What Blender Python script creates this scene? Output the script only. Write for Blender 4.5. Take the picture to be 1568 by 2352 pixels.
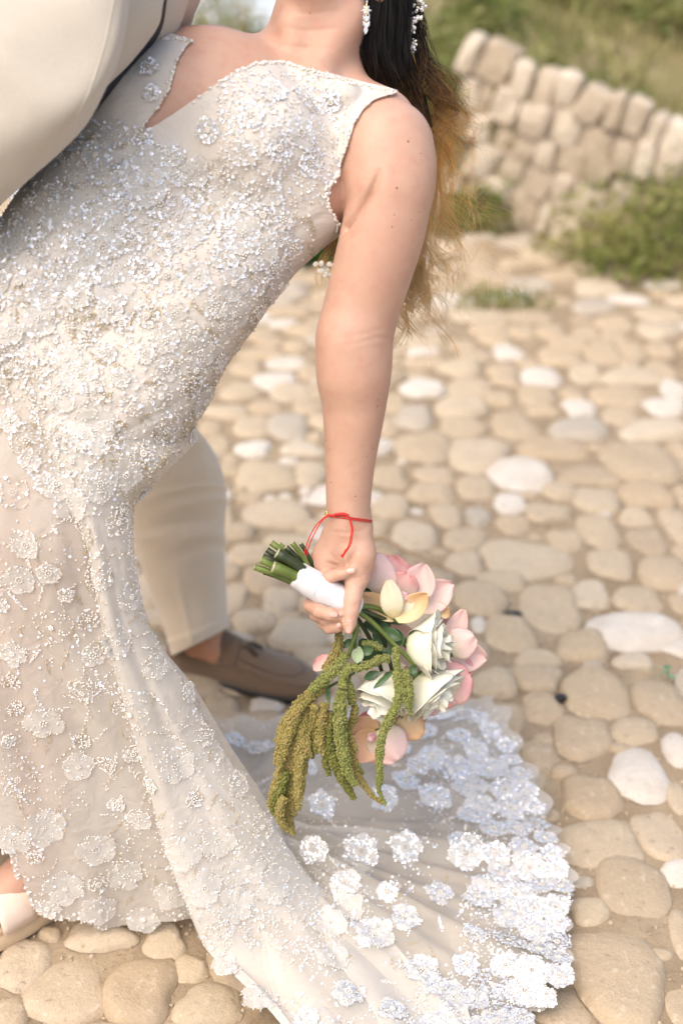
import bpy, math, random
import numpy as np
from mathutils import Vector, Matrix
from mathutils.bvhtree import BVHTree

for o in list(bpy.data.objects):
    bpy.data.objects.remove(o)
scene = bpy.context.scene
col = scene.collection
random.seed(7)
rng = np.random.default_rng(7)
R = math.radians

# ------------------------------------------------------------------ camera
CAM_H, PITCH, FOC = 1.5, R(28.0), 3266.7      # FOC: focal length in units of a 1568 x 2352 frame
cam_data = bpy.data.cameras.new('camera')
cam = bpy.data.objects.new('camera', cam_data)
col.objects.link(cam)
cam.location = (0, 0, CAM_H)
cam.rotation_euler = (R(90) - PITCH, 0, 0)
cam_data.sensor_fit = 'VERTICAL'
cam_data.sensor_height = 36.0
cam_data.lens = 50.0
cam_data.clip_start = 0.05
cam_data.clip_end = 2000
cam_data.dof.use_dof = True
cam_data.dof.focus_distance = 1.86
cam_data.dof.aperture_fstop = 2.2
scene.camera = cam

# ------------------------------------------------------------------ sky, sun, exposure
SUN_AZ = R(-140)       # measured from +Y towards +X: a hazy low sun stands to the left
SUN_EL = R(58)
world = bpy.data.worlds.new('World')
scene.world = world
world.use_nodes = True
wn = world.node_tree
for n in list(wn.nodes):
    wn.nodes.remove(n)
sky = wn.nodes.new('ShaderNodeTexSky')
sky.sky_type = 'NISHITA'
sky.sun_disc = False
sky.sun_elevation = SUN_EL
sky.sun_rotation = SUN_AZ
sky.air_density = 1.0
sky.dust_density = 3.0
sky.ozone_density = 0.6
bg = wn.nodes.new('ShaderNodeBackground')
bg.inputs['Strength'].default_value = 0.15
wo = wn.nodes.new('ShaderNodeOutputWorld')
wn.links.new(sky.outputs[0], bg.inputs[0])
wn.links.new(bg.outputs[0], wo.inputs[0])
sd = bpy.data.lights.new('sun', 'SUN')
sd.energy = 1.05
sd.angle = R(60)
sd.color = (1.0, 0.965, 0.93)
sun = bpy.data.objects.new('sun', sd)
col.objects.link(sun)
tosun = Vector((math.sin(SUN_AZ) * math.cos(SUN_EL), math.cos(SUN_AZ) * math.cos(SUN_EL), math.sin(SUN_EL)))
sun.rotation_euler = tosun.to_track_quat('Z', 'Y').to_euler()
scene.view_settings.view_transform = 'Standard'
scene.view_settings.look = 'None'
scene.view_settings.gamma = 1.0
scene.view_settings.exposure = 1.02
scene.view_settings.use_white_balance = True        # the photograph is balanced for the shade
scene.view_settings.white_balance_temperature = 7150
scene.view_settings.white_balance_tint = 10
scene.cycles.max_bounces = 7
scene.cycles.diffuse_bounces = 3
scene.cycles.glossy_bounces = 2
scene.cycles.transmission_bounces = 3
scene.cycles.transparent_max_bounces = 10
scene.cycles.caustics_reflective = False
scene.cycles.caustics_refractive = False
scene.cycles.use_adaptive_sampling = True
scene.cycles.adaptive_threshold = 0.035

# ------------------------------------------------------------------ helpers
CP, SP = math.cos(PITCH), math.sin(PITCH)
FWD = np.array([0, CP, -SP])
UP = np.array([0, SP, CP])

def px(u, v, d):
    """point at image place (u, v) of the 1568-wide survey and d metres along the view axis"""
    a, b = (u - 784) / FOC, (1176 - v) / FOC
    return np.array([a * d, d * (CP + b * SP), CAM_H + d * (-SP + b * CP)])

def pxs(L):
    return np.array([px(*p) for p in L])

def gnd(u, v, z=0.0):
    b = (1176 - v) / FOC
    d = (CAM_H - z) / (SP - b * CP)
    return px(u, v, d)

def gdepth(v):
    return CAM_H / (SP - (1176 - v) / FOC * CP)

def proj(P):
    P = np.asarray(P)
    q = P - np.array([0, 0, CAM_H])
    d = q @ FWD
    return 784 + q[..., 0] / d * FOC, 1176 - (q @ UP) / d * FOC, d

def catmull(P, n):
    P = np.asarray(P, float)
    m = len(P)
    t = np.linspace(0, m - 1 - 1e-6, n)
    i = t.astype(int)
    f = (t - i)[:, None]
    g = lambda k: P[np.clip(k, 0, m - 1)]
    a, b, c, d = g(i - 1), g(i), g(i + 1), g(i + 2)
    return .5 * (2 * b + (c - a) * f + (2 * a - 5 * b + 4 * c - d) * f ** 2 + (3 * b - a - 3 * c + d) * f ** 3)

def empty(name, loc=(0, 0, 0), **kw):
    o = bpy.data.objects.new(name, None)
    o.location = loc
    o.empty_display_size = .05
    col.objects.link(o)
    for k, v in kw.items():
        o[k] = v
    return o

def mk(name, V, F, mat, parent=None, smooth=True, mi=None, attr=None, **kw):
    me = bpy.data.meshes.new(name)
    V = np.asarray(V, np.float32).reshape(-1, 3)
    if isinstance(F, np.ndarray):
        F = np.ascontiguousarray(F, np.int32)
        nf, k = F.shape
        me.vertices.add(len(V)); me.vertices.foreach_set('co', V.ravel())
        me.loops.add(nf * k); me.loops.foreach_set('vertex_index', F.ravel())
        me.polygons.add(nf)
        me.polygons.foreach_set('loop_start', np.arange(0, nf * k, k, dtype=np.int32))
        me.polygons.foreach_set('loop_total', np.full(nf, k, np.int32))
        me.update(calc_edges=True)
        me.validate()
    else:
        me.from_pydata(V.tolist(), [], F)
        me.update()
    for m in (mat if isinstance(mat, (list, tuple)) else [mat]):
        me.materials.append(m)
    if mi is not None:
        me.polygons.foreach_set('material_index', np.asarray(mi, np.int32))
    me.polygons.foreach_set('use_smooth', np.full(len(me.polygons), smooth))
    if attr is not None:
        a = me.attributes.new('t', 'FLOAT', 'POINT')
        a.data.foreach_set('value', np.asarray(attr, np.float32).ravel())
    o = bpy.data.objects.new(name, me)
    col.objects.link(o)
    if parent is not None:
        o.parent = parent
        if parent.type == 'EMPTY' or parent.location.length > 0:
            o.matrix_parent_inverse = Matrix.Translation(-Vector(parent.matrix_basis.translation))
    for k, v in kw.items():
        o[k] = v
    return o

def gridF(n, m, wrap=False):
    """faces of an n x m vertex grid, wrapping on the second index if asked"""
    i, j = np.meshgrid(np.arange(n - 1), np.arange(m if wrap else m - 1), indexing='ij')
    j2 = (j + 1) % m
    return np.stack([i * m + j, i * m + j2, (i + 1) * m + j2, (i + 1) * m + j], -1).reshape(-1, 4)

def frames(P):
    """tangent, normal, binormal along a polyline"""
    T = np.gradient(P, axis=0)
    T /= np.linalg.norm(T, axis=1, keepdims=True) + 1e-12
    ref = np.array([0.3, -.8, .52])
    N = np.cross(T, ref); N /= np.linalg.norm(N, axis=1, keepdims=True) + 1e-9
    return T, N, np.cross(T, N)

def tube(P, r, k=8, cap=True):
    P = np.asarray(P, float); n = len(P)
    r = np.broadcast_to(np.asarray(r, float), (n,))
    T, N, B = frames(P)
    a = np.linspace(0, 2 * np.pi, k, endpoint=False)
    V = P[:, None] + r[:, None, None] * (np.cos(a)[None, :, None] * N[:, None] + np.sin(a)[None, :, None] * B[:, None])
    F = gridF(n, k, True).tolist()
    V = V.reshape(-1, 3)
    if cap:
        F += [list(range(k))[::-1], list(range((n - 1) * k, n * k))]
    return V, F

class MB:
    def __init__(s): s.V = []; s.F = []; s.M = []; s.A = []; s.n = 0
    def add(s, V, F, m=0, a=0.0):
        V = np.asarray(V, float).reshape(-1, 3)
        s.V.append(V)
        F = F.tolist() if isinstance(F, np.ndarray) else F
        s.F += [[i + s.n for i in f] for f in F]
        s.M += [m] * len(F)
        s.A.append(np.broadcast_to(np.asarray(a, float).ravel() if np.ndim(a) else np.full(1, a), (len(V),)))
        s.n += len(V)
    def build(s, name, mat, parent=None, smooth=True, **kw):
        return mk(name, np.concatenate(s.V), s.F, mat, parent, smooth, s.M, np.concatenate(s.A), **kw)

def ico():
    p = (1 + 5 ** .5) / 2
    V = np.array([(-1, p, 0), (1, p, 0), (-1, -p, 0), (1, -p, 0), (0, -1, p), (0, 1, p), (0, -1, -p), (0, 1, -p), (p, 0, -1), (p, 0, 1), (-p, 0, -1), (-p, 0, 1)], float)
    V /= np.linalg.norm(V[0])
    F = np.array([(0, 11, 5), (0, 5, 1), (0, 1, 7), (0, 7, 10), (0, 10, 11), (1, 5, 9), (5, 11, 4), (11, 10, 2), (10, 7, 6), (7, 1, 8), (3, 9, 4), (3, 4, 2), (3, 2, 6), (3, 6, 8), (3, 8, 9), (4, 9, 5), (2, 4, 11), (6, 2, 10), (8, 6, 7), (9, 8, 1)])
    return V, F
IV, IF = ico()

def ico2():
    V = IV.tolist(); F = []; c = {}
    def mid(a, b):
        k = (min(a, b), max(a, b))
        if k not in c:
            m = (np.array(V[a]) + np.array(V[b])); m /= np.linalg.norm(m)
            c[k] = len(V); V.append(m.tolist())
        return c[k]
    for a, b, d in IF:
        x, y, z = mid(a, b), mid(b, d), mid(d, a)
        F += [(a, x, z), (b, y, x), (d, z, y), (x, y, z)]
    return np.array(V), np.array(F)
IV2, IF2 = ico2()

def scatter(P, S, base=(IV, IF), rot=None):
    """one vertex/face array of the base shape set at every point P with sizes S (n,) or (n,3)"""
    bv, bf = base
    P = np.asarray(P, float); S = np.asarray(S, float)
    if S.ndim == 1: S = S[:, None].repeat(3, 1)
    L = bv[None] * S[:, None, :]
    if rot is not None:
        L = np.einsum('nij,nkj->nki', rot, L)
    V = (P[:, None] + L).reshape(-1, 3)
    F = (bf[None] + (np.arange(len(P)) * len(bv))[:, None, None]).reshape(-1, bf.shape[1])
    return V, F

def rand_rot(n):
    q = rng.normal(size=(n, 4)); q /= np.linalg.norm(q, axis=1, keepdims=True)
    w, x, y, z = q.T
    return np.stack([1 - 2 * (y * y + z * z), 2 * (x * y - z * w), 2 * (x * z + y * w), 2 * (x * y + z * w), 1 - 2 * (x * x + z * z), 2 * (y * z - x * w), 2 * (x * z - y * w), 2 * (y * z + x * w), 1 - 2 * (x * x + y * y)], -1).reshape(n, 3, 3)

def normal_rot(N, tilt=0.0):
    """rotations whose z axis is N (n,3), with a random tilt"""
    N = N + tilt * rng.normal(size=N.shape)
    N = N / np.linalg.norm(N, axis=1, keepdims=True)
    A = rng.normal(size=N.shape)
    X = np.cross(A, N); X /= np.linalg.norm(X, axis=1, keepdims=True)
    return np.stack([X, np.cross(N, X), N], -1)

def vnoise(P, seed=0, f=1.0):
    """cheap smooth pseudo noise in -1..1 made of sines"""
    r = np.random.default_rng(seed)
    out = 0
    for k in range(5):
        w = r.normal(size=3); w = w / np.linalg.norm(w) * f * (1 + .5 * k)
        out = out + np.sin(np.asarray(P) @ w + r.uniform(0, 6.28)) / (1 + .4 * k)
    return out / 2.6

def inpoly(u, v, poly):
    u = np.asarray(u); v = np.asarray(v)
    c = np.zeros(u.shape, bool)
    n = len(poly)
    for i in range(n):
        x1, y1 = poly[i]; x2, y2 = poly[(i + 1) % n]
        if y1 == y2: continue
        k = ((y1 > v) != (y2 > v)) & (u < (x2 - x1) * (v - y1) / (y2 - y1) + x1)
        c ^= k
    return c

# ------------------------------------------------------------------ materials
def mat(name):
    m = bpy.data.materials.new(name)
    m.use_nodes = True
    nt = m.node_tree
    for n in list(nt.nodes): nt.nodes.remove(n)
    out = nt.nodes.new('ShaderNodeOutputMaterial')
    return m, nt, out

def N(nt, t, **kw):
    n = nt.nodes.new(t)
    for k, v in kw.items():
        if k in n.inputs.keys(): n.inputs[k].default_value = v
        else: setattr(n, k, v)
    return n

def noise(nt, scale, detail=4, rough=.6, coord='Object', dist=0.0):
    tc = N(nt, 'ShaderNodeTexCoord')
    n = N(nt, 'ShaderNodeTexNoise', Scale=scale, Detail=detail, Roughness=rough, Distortion=dist)
    nt.links.new(tc.outputs[coord], n.inputs['Vector'])
    return n

def ramp(nt, src, stops):
    r = N(nt, 'ShaderNodeValToRGB')
    e = r.color_ramp.elements
    while len(e) < len(stops): e.new(.5)
    for k, (p, c) in enumerate(stops):
        e[k].position = p; e[k].color = (*c, 1) if len(c) == 3 else c
    nt.links.new(src, r.inputs[0])
    return r

def mixc(nt, fac, a, b, mode='MIX'):
    m = N(nt, 'ShaderNodeMix', data_type='RGBA', blend_type=mode)
    for s, x in ((m.inputs[0], fac), (m.inputs[6], a), (m.inputs[7], b)):
        if hasattr(x, 'is_linked') or isinstance(x, bpy.types.NodeSocket): nt.links.new(x, s)
        elif isinstance(x, (int, float)): s.default_value = x
        else: s.default_value = (*x, 1)
    return m.outputs[2]

def bump(nt, h, strength=.3, dist=.002, prev=None):
    b = N(nt, 'ShaderNodeBump', Strength=strength, Distance=dist)
    nt.links.new(h, b.inputs['Height'])
    if prev is not None: nt.links.new(prev, b.inputs['Normal'])
    return b.outputs[0]

def bsdf(nt, out, color, rough=.6, normal=None, **kw):
    p = N(nt, 'ShaderNodeBsdfPrincipled', Roughness=rough)
    if isinstance(color, bpy.types.NodeSocket): nt.links.new(color, p.inputs['Base Color'])
    else: p.inputs['Base Color'].default_value = (*color, 1)
    for k, v in kw.items():
        p.inputs[k.replace('_', ' ')].default_value = v
    if normal is not None: nt.links.new(normal, p.inputs['Normal'])
    if out is not None: nt.links.new(p.outputs[0], out.inputs[0])
    return p

def simple(name, c1, c2=None, scale=30, rough=.6, bs=0, bscale=None, bdist=.001, **kw):
    m, nt, out = mat(name)
    n = noise(nt, scale)
    c = ramp(nt, n.outputs[0], [(.3, c1), (.7, c2 or c1)]).outputs[0]
    nb = None
    if bs:
        nb = bump(nt, noise(nt, bscale or scale * 4).outputs[0], bs, bdist)
    bsdf(nt, out, c, rough, nb, **kw)
    return m

def m_stone(name, stops, speck=(.16, .12, .09), pale=.0):
    m, nt, out = mat(name)
    oi = N(nt, 'ShaderNodeObjectInfo')
    base = ramp(nt, oi.outputs['Random'], stops).outputs[0]
    big = noise(nt, 14, 3, .6, dist=.3)
    c = mixc(nt, ramp(nt, big.outputs[0], [(.35, (0, 0, 0)), (.75, (.5, .5, .5))]).outputs[0], base, (.43, .335, .24))
    fine = noise(nt, 420, 2, .7)
    c = mixc(nt, ramp(nt, fine.outputs[0], [(.50, (0, 0, 0)), (.72, (.45, .45, .45))]).outputs[0], c, (.28, .19, .12))
    pit = noise(nt, 70, 3, .6)
    c = mixc(nt, ramp(nt, pit.outputs[0], [(.64, (0, 0, 0)), (.74, (.6, .6, .6))]).outputs[0], c, speck)
    c = mixc(nt, ramp(nt, pit.outputs[0], [(.28, (.5, .5, .5)), (.42, (0, 0, 0))]).outputs[0], c, (.64, .55, .44))
    ad = N(nt, 'ShaderNodeMath', operation='MULTIPLY_ADD'); ad.inputs[1].default_value = -4.0
    nt.links.new(pit.outputs[0], ad.inputs[0]); nt.links.new(fine.outputs[0], ad.inputs[2])
    nb = bump(nt, ad.outputs[0], .55, .0016)
    bsdf(nt, out, c, .82, nb, Specular_IOR_Level=.25)
    return m

M = {}
M['stone'] = m_stone('tan_stone', [(0, (.40, .315, .215)), (.2, (.49, .395, .275)), (.4, (.53, .44, .325)), (.55, (.44, .335, .22)), (.75, (.50, .41, .295)), (.9, (.46, .36, .24)), (1, (.56, .485, .375))])
M['stone_white'] = m_stone('white_stone', [(0, (.58, .53, .46)), (1, (.66, .61, .54))], (.42, .37, .31))
M['stone_grey'] = m_stone('grey_stone', [(0, (.40, .36, .30)), (1, (.46, .40, .32))], (.2, .17, .14))
M['wallstone'] = m_stone('wall_stone', [(0, (.42, .34, .25)), (.5, (.56, .47, .37)), (1, (.66, .58, .47))])

def m_sand():
    m, nt, out = mat('sandy_mortar')
    a = noise(nt, 6, 3, .6); b = noise(nt, 260, 2, .75); c3 = noise(nt, 22, 3, .65)
    c = ramp(nt, a.outputs[0], [(.3, (.26, .195, .125)), (.5, (.335, .255, .17)), (.7, (.40, .315, .215))]).outputs[0]
    c = mixc(nt, ramp(nt, c3.outputs[0], [(.55, (0, 0, 0)), (.78, (.7, .7, .7))]).outputs[0], c, (.19, .145, .105))
    c = mixc(nt, ramp(nt, b.outputs[0], [(.52, (0, 0, 0)), (.68, (.6, .6, .6))]).outputs[0], c, (.24, .17, .11))
    nb = bump(nt, b.outputs[0], .7, .003)
    nb = bump(nt, c3.outputs[0], .5, .012, nb)
    bsdf(nt, out, c, .95, nb, Specular_IOR_Level=.1)
    return m
M['sand'] = m_sand()

def m_skin(name, c1, c2, c3):
    m, nt, out = mat(name)
    a = noise(nt, 9, 4, .6); b = noise(nt, 55, 4, .65)
    c = ramp(nt, a.outputs[0], [(.3, c1), (.7, c2)]).outputs[0]
    c = mixc(nt, ramp(nt, b.outputs[0], [(.5, (0, 0, 0)), (.8, (.5, .5, .5))]).outputs[0], c, c3)
    nb = bump(nt, noise(nt, 420, 3, .6).outputs[0], .28, .0009)
    nb = bump(nt, noise(nt, 60, 3, .6).outputs[0], .10, .002, nb)
    p = bsdf(nt, out, c, .48, nb, Specular_IOR_Level=.38, Subsurface_Weight=.25, Subsurface_Scale=.008)
    p.inputs['Subsurface Radius'].default_value = (1.0, .35, .2)
    return m
M['skin'] = m_skin('skin', (.50, .285, .205), (.585, .365, .27), (.51, .22, .16))
M['skin2'] = m_skin('tanned_skin', (.50, .24, .14), (.56, .28, .17), (.5, .2, .12))
M['nail'] = simple('nail_polish', (.62, .36, .29), (.68, .43, .35), 80, .18, Coat_Weight=.6)
M['mole'] = simple('mole', (.16, .06, .035), None, 50, .5)

def m_cloth(name, c1, c2, weave=800, rough=.9, bs=.5):
    m, nt, out = mat(name)
    c = ramp(nt, noise(nt, weave, 2, .7).outputs[0], [(.35, c1), (.65, c2)]).outputs[0]
    nb = bump(nt, noise(nt, weave, 2, .6).outputs[0], bs, .0008)
    nb = bump(nt, noise(nt, 7, 3, .5, dist=.6).outputs[0], .35, .02, nb)
    bsdf(nt, out, c, rough, nb, Sheen_Weight=.35, Sheen_Roughness=.5, Specular_IOR_Level=.2)
    return m
M['suit'] = m_cloth('beige_suiting', (.465, .415, .35), (.535, .485, .42))
M['trouser'] = m_cloth('beige_trousering', (.69, .565, .425), (.77, .65, .51))
M['dark_blue'] = simple('dark_navy', (.012, .014, .022), (.02, .022, .03), 80, .7)
M['suede'] = m_cloth('taupe_suede', (.15, .095, .058), (.20, .13, .085), 700, .95, .35)
M['suede_dark'] = m_cloth('dark_suede_edge', (.05, .033, .022), (.075, .05, .034), 700, .95, .35)
M['sole'] = simple('black_sole', (.012, .010, .009), (.02, .017, .015), 60, .6)

def m_sheer(name, c, transp, trl=.35, weave=1400):
    """thin fabric: see-through by its open weave, plus diffuse and translucent thread"""
    m, nt, out = mat(name)
    wv = noise(nt, weave, 2, .6)
    cc = ramp(nt, wv.outputs[0], [(.3, tuple(x * .93 for x in c)), (.7, tuple(min(.86, x * 1.04) for x in c))]).outputs[0]
    nb = bump(nt, noise(nt, 22, 4, .6, dist=1.2).outputs[0], .35, .012)
    nb = bump(nt, wv.outputs[0], .2, .0006, nb)
    p = bsdf(nt, None, cc, .75, nb, Sheen_Weight=.25, Specular_IOR_Level=.3)
    tl = N(nt, 'ShaderNodeBsdfTranslucent'); nt.links.new(cc, tl.inputs[0])
    mx = N(nt, 'ShaderNodeMixShader'); mx.inputs[0].default_value = trl
    nt.links.new(p.outputs[0], mx.inputs[1]); nt.links.new(tl.outputs[0], mx.inputs[2])
    if transp > 0:
        tr = N(nt, 'ShaderNodeBsdfTransparent')
        m2 = N(nt, 'ShaderNodeMixShader')
        vr = noise(nt, 9, 3, .5)
        rr = N(nt, 'ShaderNodeMapRange'); rr.inputs[1].default_value = .3; rr.inputs[2].default_value = .7
        rr.inputs[3].default_value = max(0, transp - .06); rr.inputs[4].default_value = transp + .06
        nt.links.new(vr.outputs[0], rr.inputs[0]); nt.links.new(rr.outputs[0], m2.inputs[0])
        nt.links.new(mx.outputs[0], m2.inputs[1]); nt.links.new(tr.outputs[0], m2.inputs[2])
        nt.links.new(m2.outputs[0], out.inputs[0])
    else:
        nt.links.new(mx.outputs[0], out.inputs[0])
    return m
M['bodice'] = m_sheer('ivory_bodice_fabric', (.78, .72, .65), 0.0, .2)
M['tulle'] = m_sheer('ivory_tulle', (.80, .735, .655), .20, .35)
M['tulle_top'] = m_sheer('ivory_overskirt_tulle', (.82, .77, .705), .18, .3)
M['tulle_train'] = m_sheer('sheer_train_tulle', (.84, .79, .72), .54, .3)
M['organza'] = m_sheer('white_organza', (.84, .80, .75), .30, .3, 600)
M['organza_train'] = m_sheer('bright_white_organza', (.79, .765, .72), .12, .25, 600)
M['pearl'] = simple('pearl_bead', (.80, .74, .66), (.84, .80, .76), 900, .18, Coat_Weight=.5, Specular_IOR_Level=.6)
M['gold'] = simple('champagne_seed_bead', (.52, .41, .25), (.68, .57, .40), 1500, .3, Metallic=.35)
def m_sequin():
    m, nt, out = mat('iridescent_sequin')
    n = noise(nt, 260, 2, .5)
    c = ramp(nt, n.outputs[0], [(.25, (.95, .86, .78)), (.45, (.93, .93, .95)), (.6, (.80, .87, .98)), (.75, (.98, .88, .84))]).outputs[0]
    bsdf(nt, out, c, .22, None, Metallic=.30, Specular_IOR_Level=.9)
    return m
M['sequin'] = m_sequin()
M['sequin_train'] = simple('silver_white_sequin', (.93, .90, .87), (.92, .92, .94), 260, .2, Metallic=.55, Specular_IOR_Level=.8)
M['grime'] = simple('dark_joint_dirt', (.07, .055, .042), (.38, .29, .20), 38, .95)
M['crystal'] = simple('crystal', (.9, .9, .92), None, 100, .06, Metallic=.6, Specular_IOR_Level=1.0)

def m_petal(name, stops, trl=.18, rough=.5, vein=.25):
    m, nt, out = mat(name)
    at = N(nt, 'ShaderNodeAttribute', attribute_name='t')
    nz = noise(nt, 55, 5, .7, dist=1.5)
    ad = N(nt, 'ShaderNodeMath', operation='MULTIPLY_ADD'); ad.inputs[1].default_value = .55
    nt.links.new(nz.outputs[0], ad.inputs[0]); nt.links.new(at.outputs['Fac'], ad.inputs[2])
    sb = N(nt, 'ShaderNodeMath', operation='SUBTRACT'); sb.inputs[1].default_value = .275
    nt.links.new(ad.outputs[0], sb.inputs[0])
    c = ramp(nt, sb.outputs[0], stops).outputs[0]
    nb = bump(nt, noise(nt, 150, 4, .6, dist=1).outputs[0], vein, .002)
    p = bsdf(nt, None, c, rough, nb, Specular_IOR_Level=.3, Sheen_Weight=.15)
    tl = N(nt, 'ShaderNodeBsdfTranslucent'); nt.links.new(c, tl.inputs[0])
    mx = N(nt, 'ShaderNodeMixShader'); mx.inputs[0].default_value = trl
    nt.links.new(p.outputs[0], mx.inputs[1]); nt.links.new(tl.outputs[0], mx.inputs[2])
    nt.links.new(mx.outputs[0], out.inputs[0])
    return m
M['white_petal'] = m_petal('white_rose_petal', [(0, (.74, .76, .46)), (.3, (.88, .85, .68)), (1, (.90, .87, .74))], .14)
M['pink_petal'] = m_petal('pink_petal', [(0, (.88, .74, .62)), (.4, (.90, .58, .53)), (.85, (.88, .40, .40)), (1, (.85, .28, .31))])
M['pale_petal'] = m_petal('pale_pink_petal', [(0, (.88, .78, .56)), (.4, (.89, .66, .60)), (1, (.88, .57, .54))])
M['peach_petal'] = m_petal('peach_petal', [(0, (.84, .56, .26)), (.4, (.85, .53, .35)), (1, (.85, .48, .34))])
M['tan_petal'] = m_petal('apricot_petal', [(0, (.84, .70, .38)), (.35, (.82, .58, .36)), (.9, (.78, .46, .22)), (1, (.70, .36, .16))])
M['cream_petal'] = m_petal('cream_petal', [(0, (.82, .66, .30)), (.3, (.84, .76, .56)), (1, (.83, .74, .56))])
M['lip'] = simple('orchid_lip', (.80, .68, .62), (.50, .08, .14), 90, .5)
M['leaf'] = simple('bouquet_leaf', (.03, .075, .025), (.07, .14, .045), 60, .42, .2)
M['leaf_pale'] = simple('pale_leaf', (.25, .33, .17), (.33, .40, .24), 60, .5, .2)
M['stem'] = simple('flower_stem', (.07, .11, .02), (.15, .20, .04), 40, .5, .2)
M['stem_dark'] = simple('dark_stem', (.02, .035, .01), (.045, .055, .02), 40, .5, .2)
M['stem_cut'] = simple('cut_stem_end', (.45, .42, .27), (.58, .52, .36), 300, .8)
M['ribbon'] = simple('white_satin_ribbon', (.66, .65, .675), (.70, .69, .71), 40, .45, .15, 20, .004, Sheen_Weight=.3)
def m_amar(name, a, b, c3):
    m, nt, out = mat(name)
    n1 = noise(nt, 32, 4, .6); n2 = noise(nt, 300, 3, .7)
    c = ramp(nt, n1.outputs[0], [(.32, a), (.55, b), (.75, c3)]).outputs[0]
    c = mixc(nt, ramp(nt, n2.outputs[0], [(.45, (0, 0, 0)), (.7, (.6, .6, .6))]).outputs[0], c, (.36, .31, .13))
    bsdf(nt, out, c, .85, bump(nt, n2.outputs[0], .6, .001), Specular_IOR_Level=.15)
    return m
M['amar_green'] = m_amar('green_amaranth', (.15, .18, .045), (.22, .24, .075), (.28, .26, .10))
M['amar_olive'] = m_amar('olive_amaranth', (.22, .19, .055), (.30, .24, .085), (.32, .21, .09))
M['amar_dark'] = m_amar('dark_amaranth', (.09, .11, .02), (.14, .15, .035), (.2, .17, .06))
M['thread'] = simple('red_thread', (.55, .012, .012), (.62, .02, .015), 400, .6, .3, 900)
M['brass'] = simple('gold_clasp', (.8, .55, .2), None, 100, .25, Metallic=1.0)
M['sandal'] = simple('blush_leather', (.74, .58, .47), (.78, .63, .53), 60, .4, .1)
M['sandal_sole'] = simple('tan_platform', (.60, .43, .27), (.66, .49, .33), 60, .5, .1)

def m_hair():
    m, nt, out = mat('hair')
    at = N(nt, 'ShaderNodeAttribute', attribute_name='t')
    c = ramp(nt, at.outputs['Fac'], [(0, (.010, .007, .006)), (.30, (.016, .010, .007)), (.40, (.16, .08, .035)), (.52, (.60, .32, .10)), (.70, (.86, .52, .18)), (1, (.88, .63, .31))]).outputs[0]  # brown ends lightened to gold, painting in the glow of light from behind
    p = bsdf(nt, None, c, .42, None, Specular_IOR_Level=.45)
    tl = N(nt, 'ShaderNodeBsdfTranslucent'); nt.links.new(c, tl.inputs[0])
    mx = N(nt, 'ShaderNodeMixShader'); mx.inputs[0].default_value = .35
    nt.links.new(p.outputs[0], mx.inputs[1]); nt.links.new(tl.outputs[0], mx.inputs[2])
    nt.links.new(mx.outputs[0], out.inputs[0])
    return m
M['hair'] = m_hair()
def m_leafy(name, a, b, c3):
    m, nt, out = mat(name)
    at = N(nt, 'ShaderNodeAttribute', attribute_name='t')
    c = ramp(nt, at.outputs['Fac'], [(0, a), (.5, b), (1, c3)]).outputs[0]
    p = bsdf(nt, None, c, .5, None, Specular_IOR_Level=.3)
    tl = N(nt, 'ShaderNodeBsdfTranslucent'); nt.links.new(c, tl.inputs[0])
    mx = N(nt, 'ShaderNodeMixShader'); mx.inputs[0].default_value = .4
    nt.links.new(p.outputs[0], mx.inputs[1]); nt.links.new(tl.outputs[0], mx.inputs[2])
    nt.links.new(mx.outputs[0], out.inputs[0])
    return m
M['bush'] = m_leafy('shrub_leaf', (.09, .13, .035), (.25, .28, .08), (.46, .40, .17))
M['grass'] = m_leafy('bank_grass', (.12, .18, .05), (.29, .30, .10), (.52, .43, .24))
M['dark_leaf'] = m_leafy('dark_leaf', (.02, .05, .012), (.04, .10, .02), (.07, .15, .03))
M['twig'] = simple('dry_twig', (.22, .13, .06), (.34, .20, .09), 60, .8, .3)
def m_terrain():
    m, nt, out = mat('bank_soil')
    a = noise(nt, 2.2, 6, .65); b = noise(nt, 40, 5, .7)
    c = ramp(nt, a.outputs[0], [(.35, (.36, .27, .17)), (.5, (.24, .21, .09)), (.62, (.44, .35, .23))]).outputs[0]
    bsdf(nt, out, c, .95, bump(nt, b.outputs[0], .8, .02), Specular_IOR_Level=.1)
    return m
M['soil'] = m_terrain()
def m_sea():
    m, nt, out = mat('glitter_sea')
    n = noise(nt, 1.6, 6, .6)
    bsdf(nt, out, (.56, .60, .62), .30, bump(nt, n.outputs[0], .6, .15), Specular_IOR_Level=.9)  # pale base colour stands in for sun glitter on the water
    return m
M['sea'] = m_sea()

# ================================================================== setting
def sstep(a, b, x):
    t = np.clip((x - a) / (b - a), 0, 1)
    return t * t * (3 - 2 * t)
WA, WB = np.array([.46, 5.02]), np.array([2.1, 4.42])       # foot of the rubble wall
WD = (WB - WA) / np.linalg.norm(WB - WA)
WN = np.array([-WD[1], WD[0]])                              # away from the path
def terrain(x, y):
    z = .004 * np.sin(x * 7 + 1) * np.sin(y * 6) + .003 * np.sin(x * 17 + y * 9)
    s = (x - WA[0]) * WN[0] + (y - WA[1]) * WN[1]
    Rf = sstep(.12, .6, x)
    al = np.clip((x - WA[0]) * WD[0] + (y - WA[1]) * WD[1], 0, 1.6)
    z = z + Rf * (sstep(0.02, .16, s) * (.46 - .26 * al) + np.clip(s, 0, 40) * (.10 + .03 * al))
    Lf = 1 - sstep(.05, .6 + .05 * np.clip(y - 5, 0, 50), x)
    z = z - Lf * np.clip((y - 5.35) * .62, 0, 7.5)
    return z
xs = np.concatenate([np.linspace(-90, -2.2, 26), np.linspace(-2, 2.6, 116), np.linspace(2.9, 90, 26)])
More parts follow.
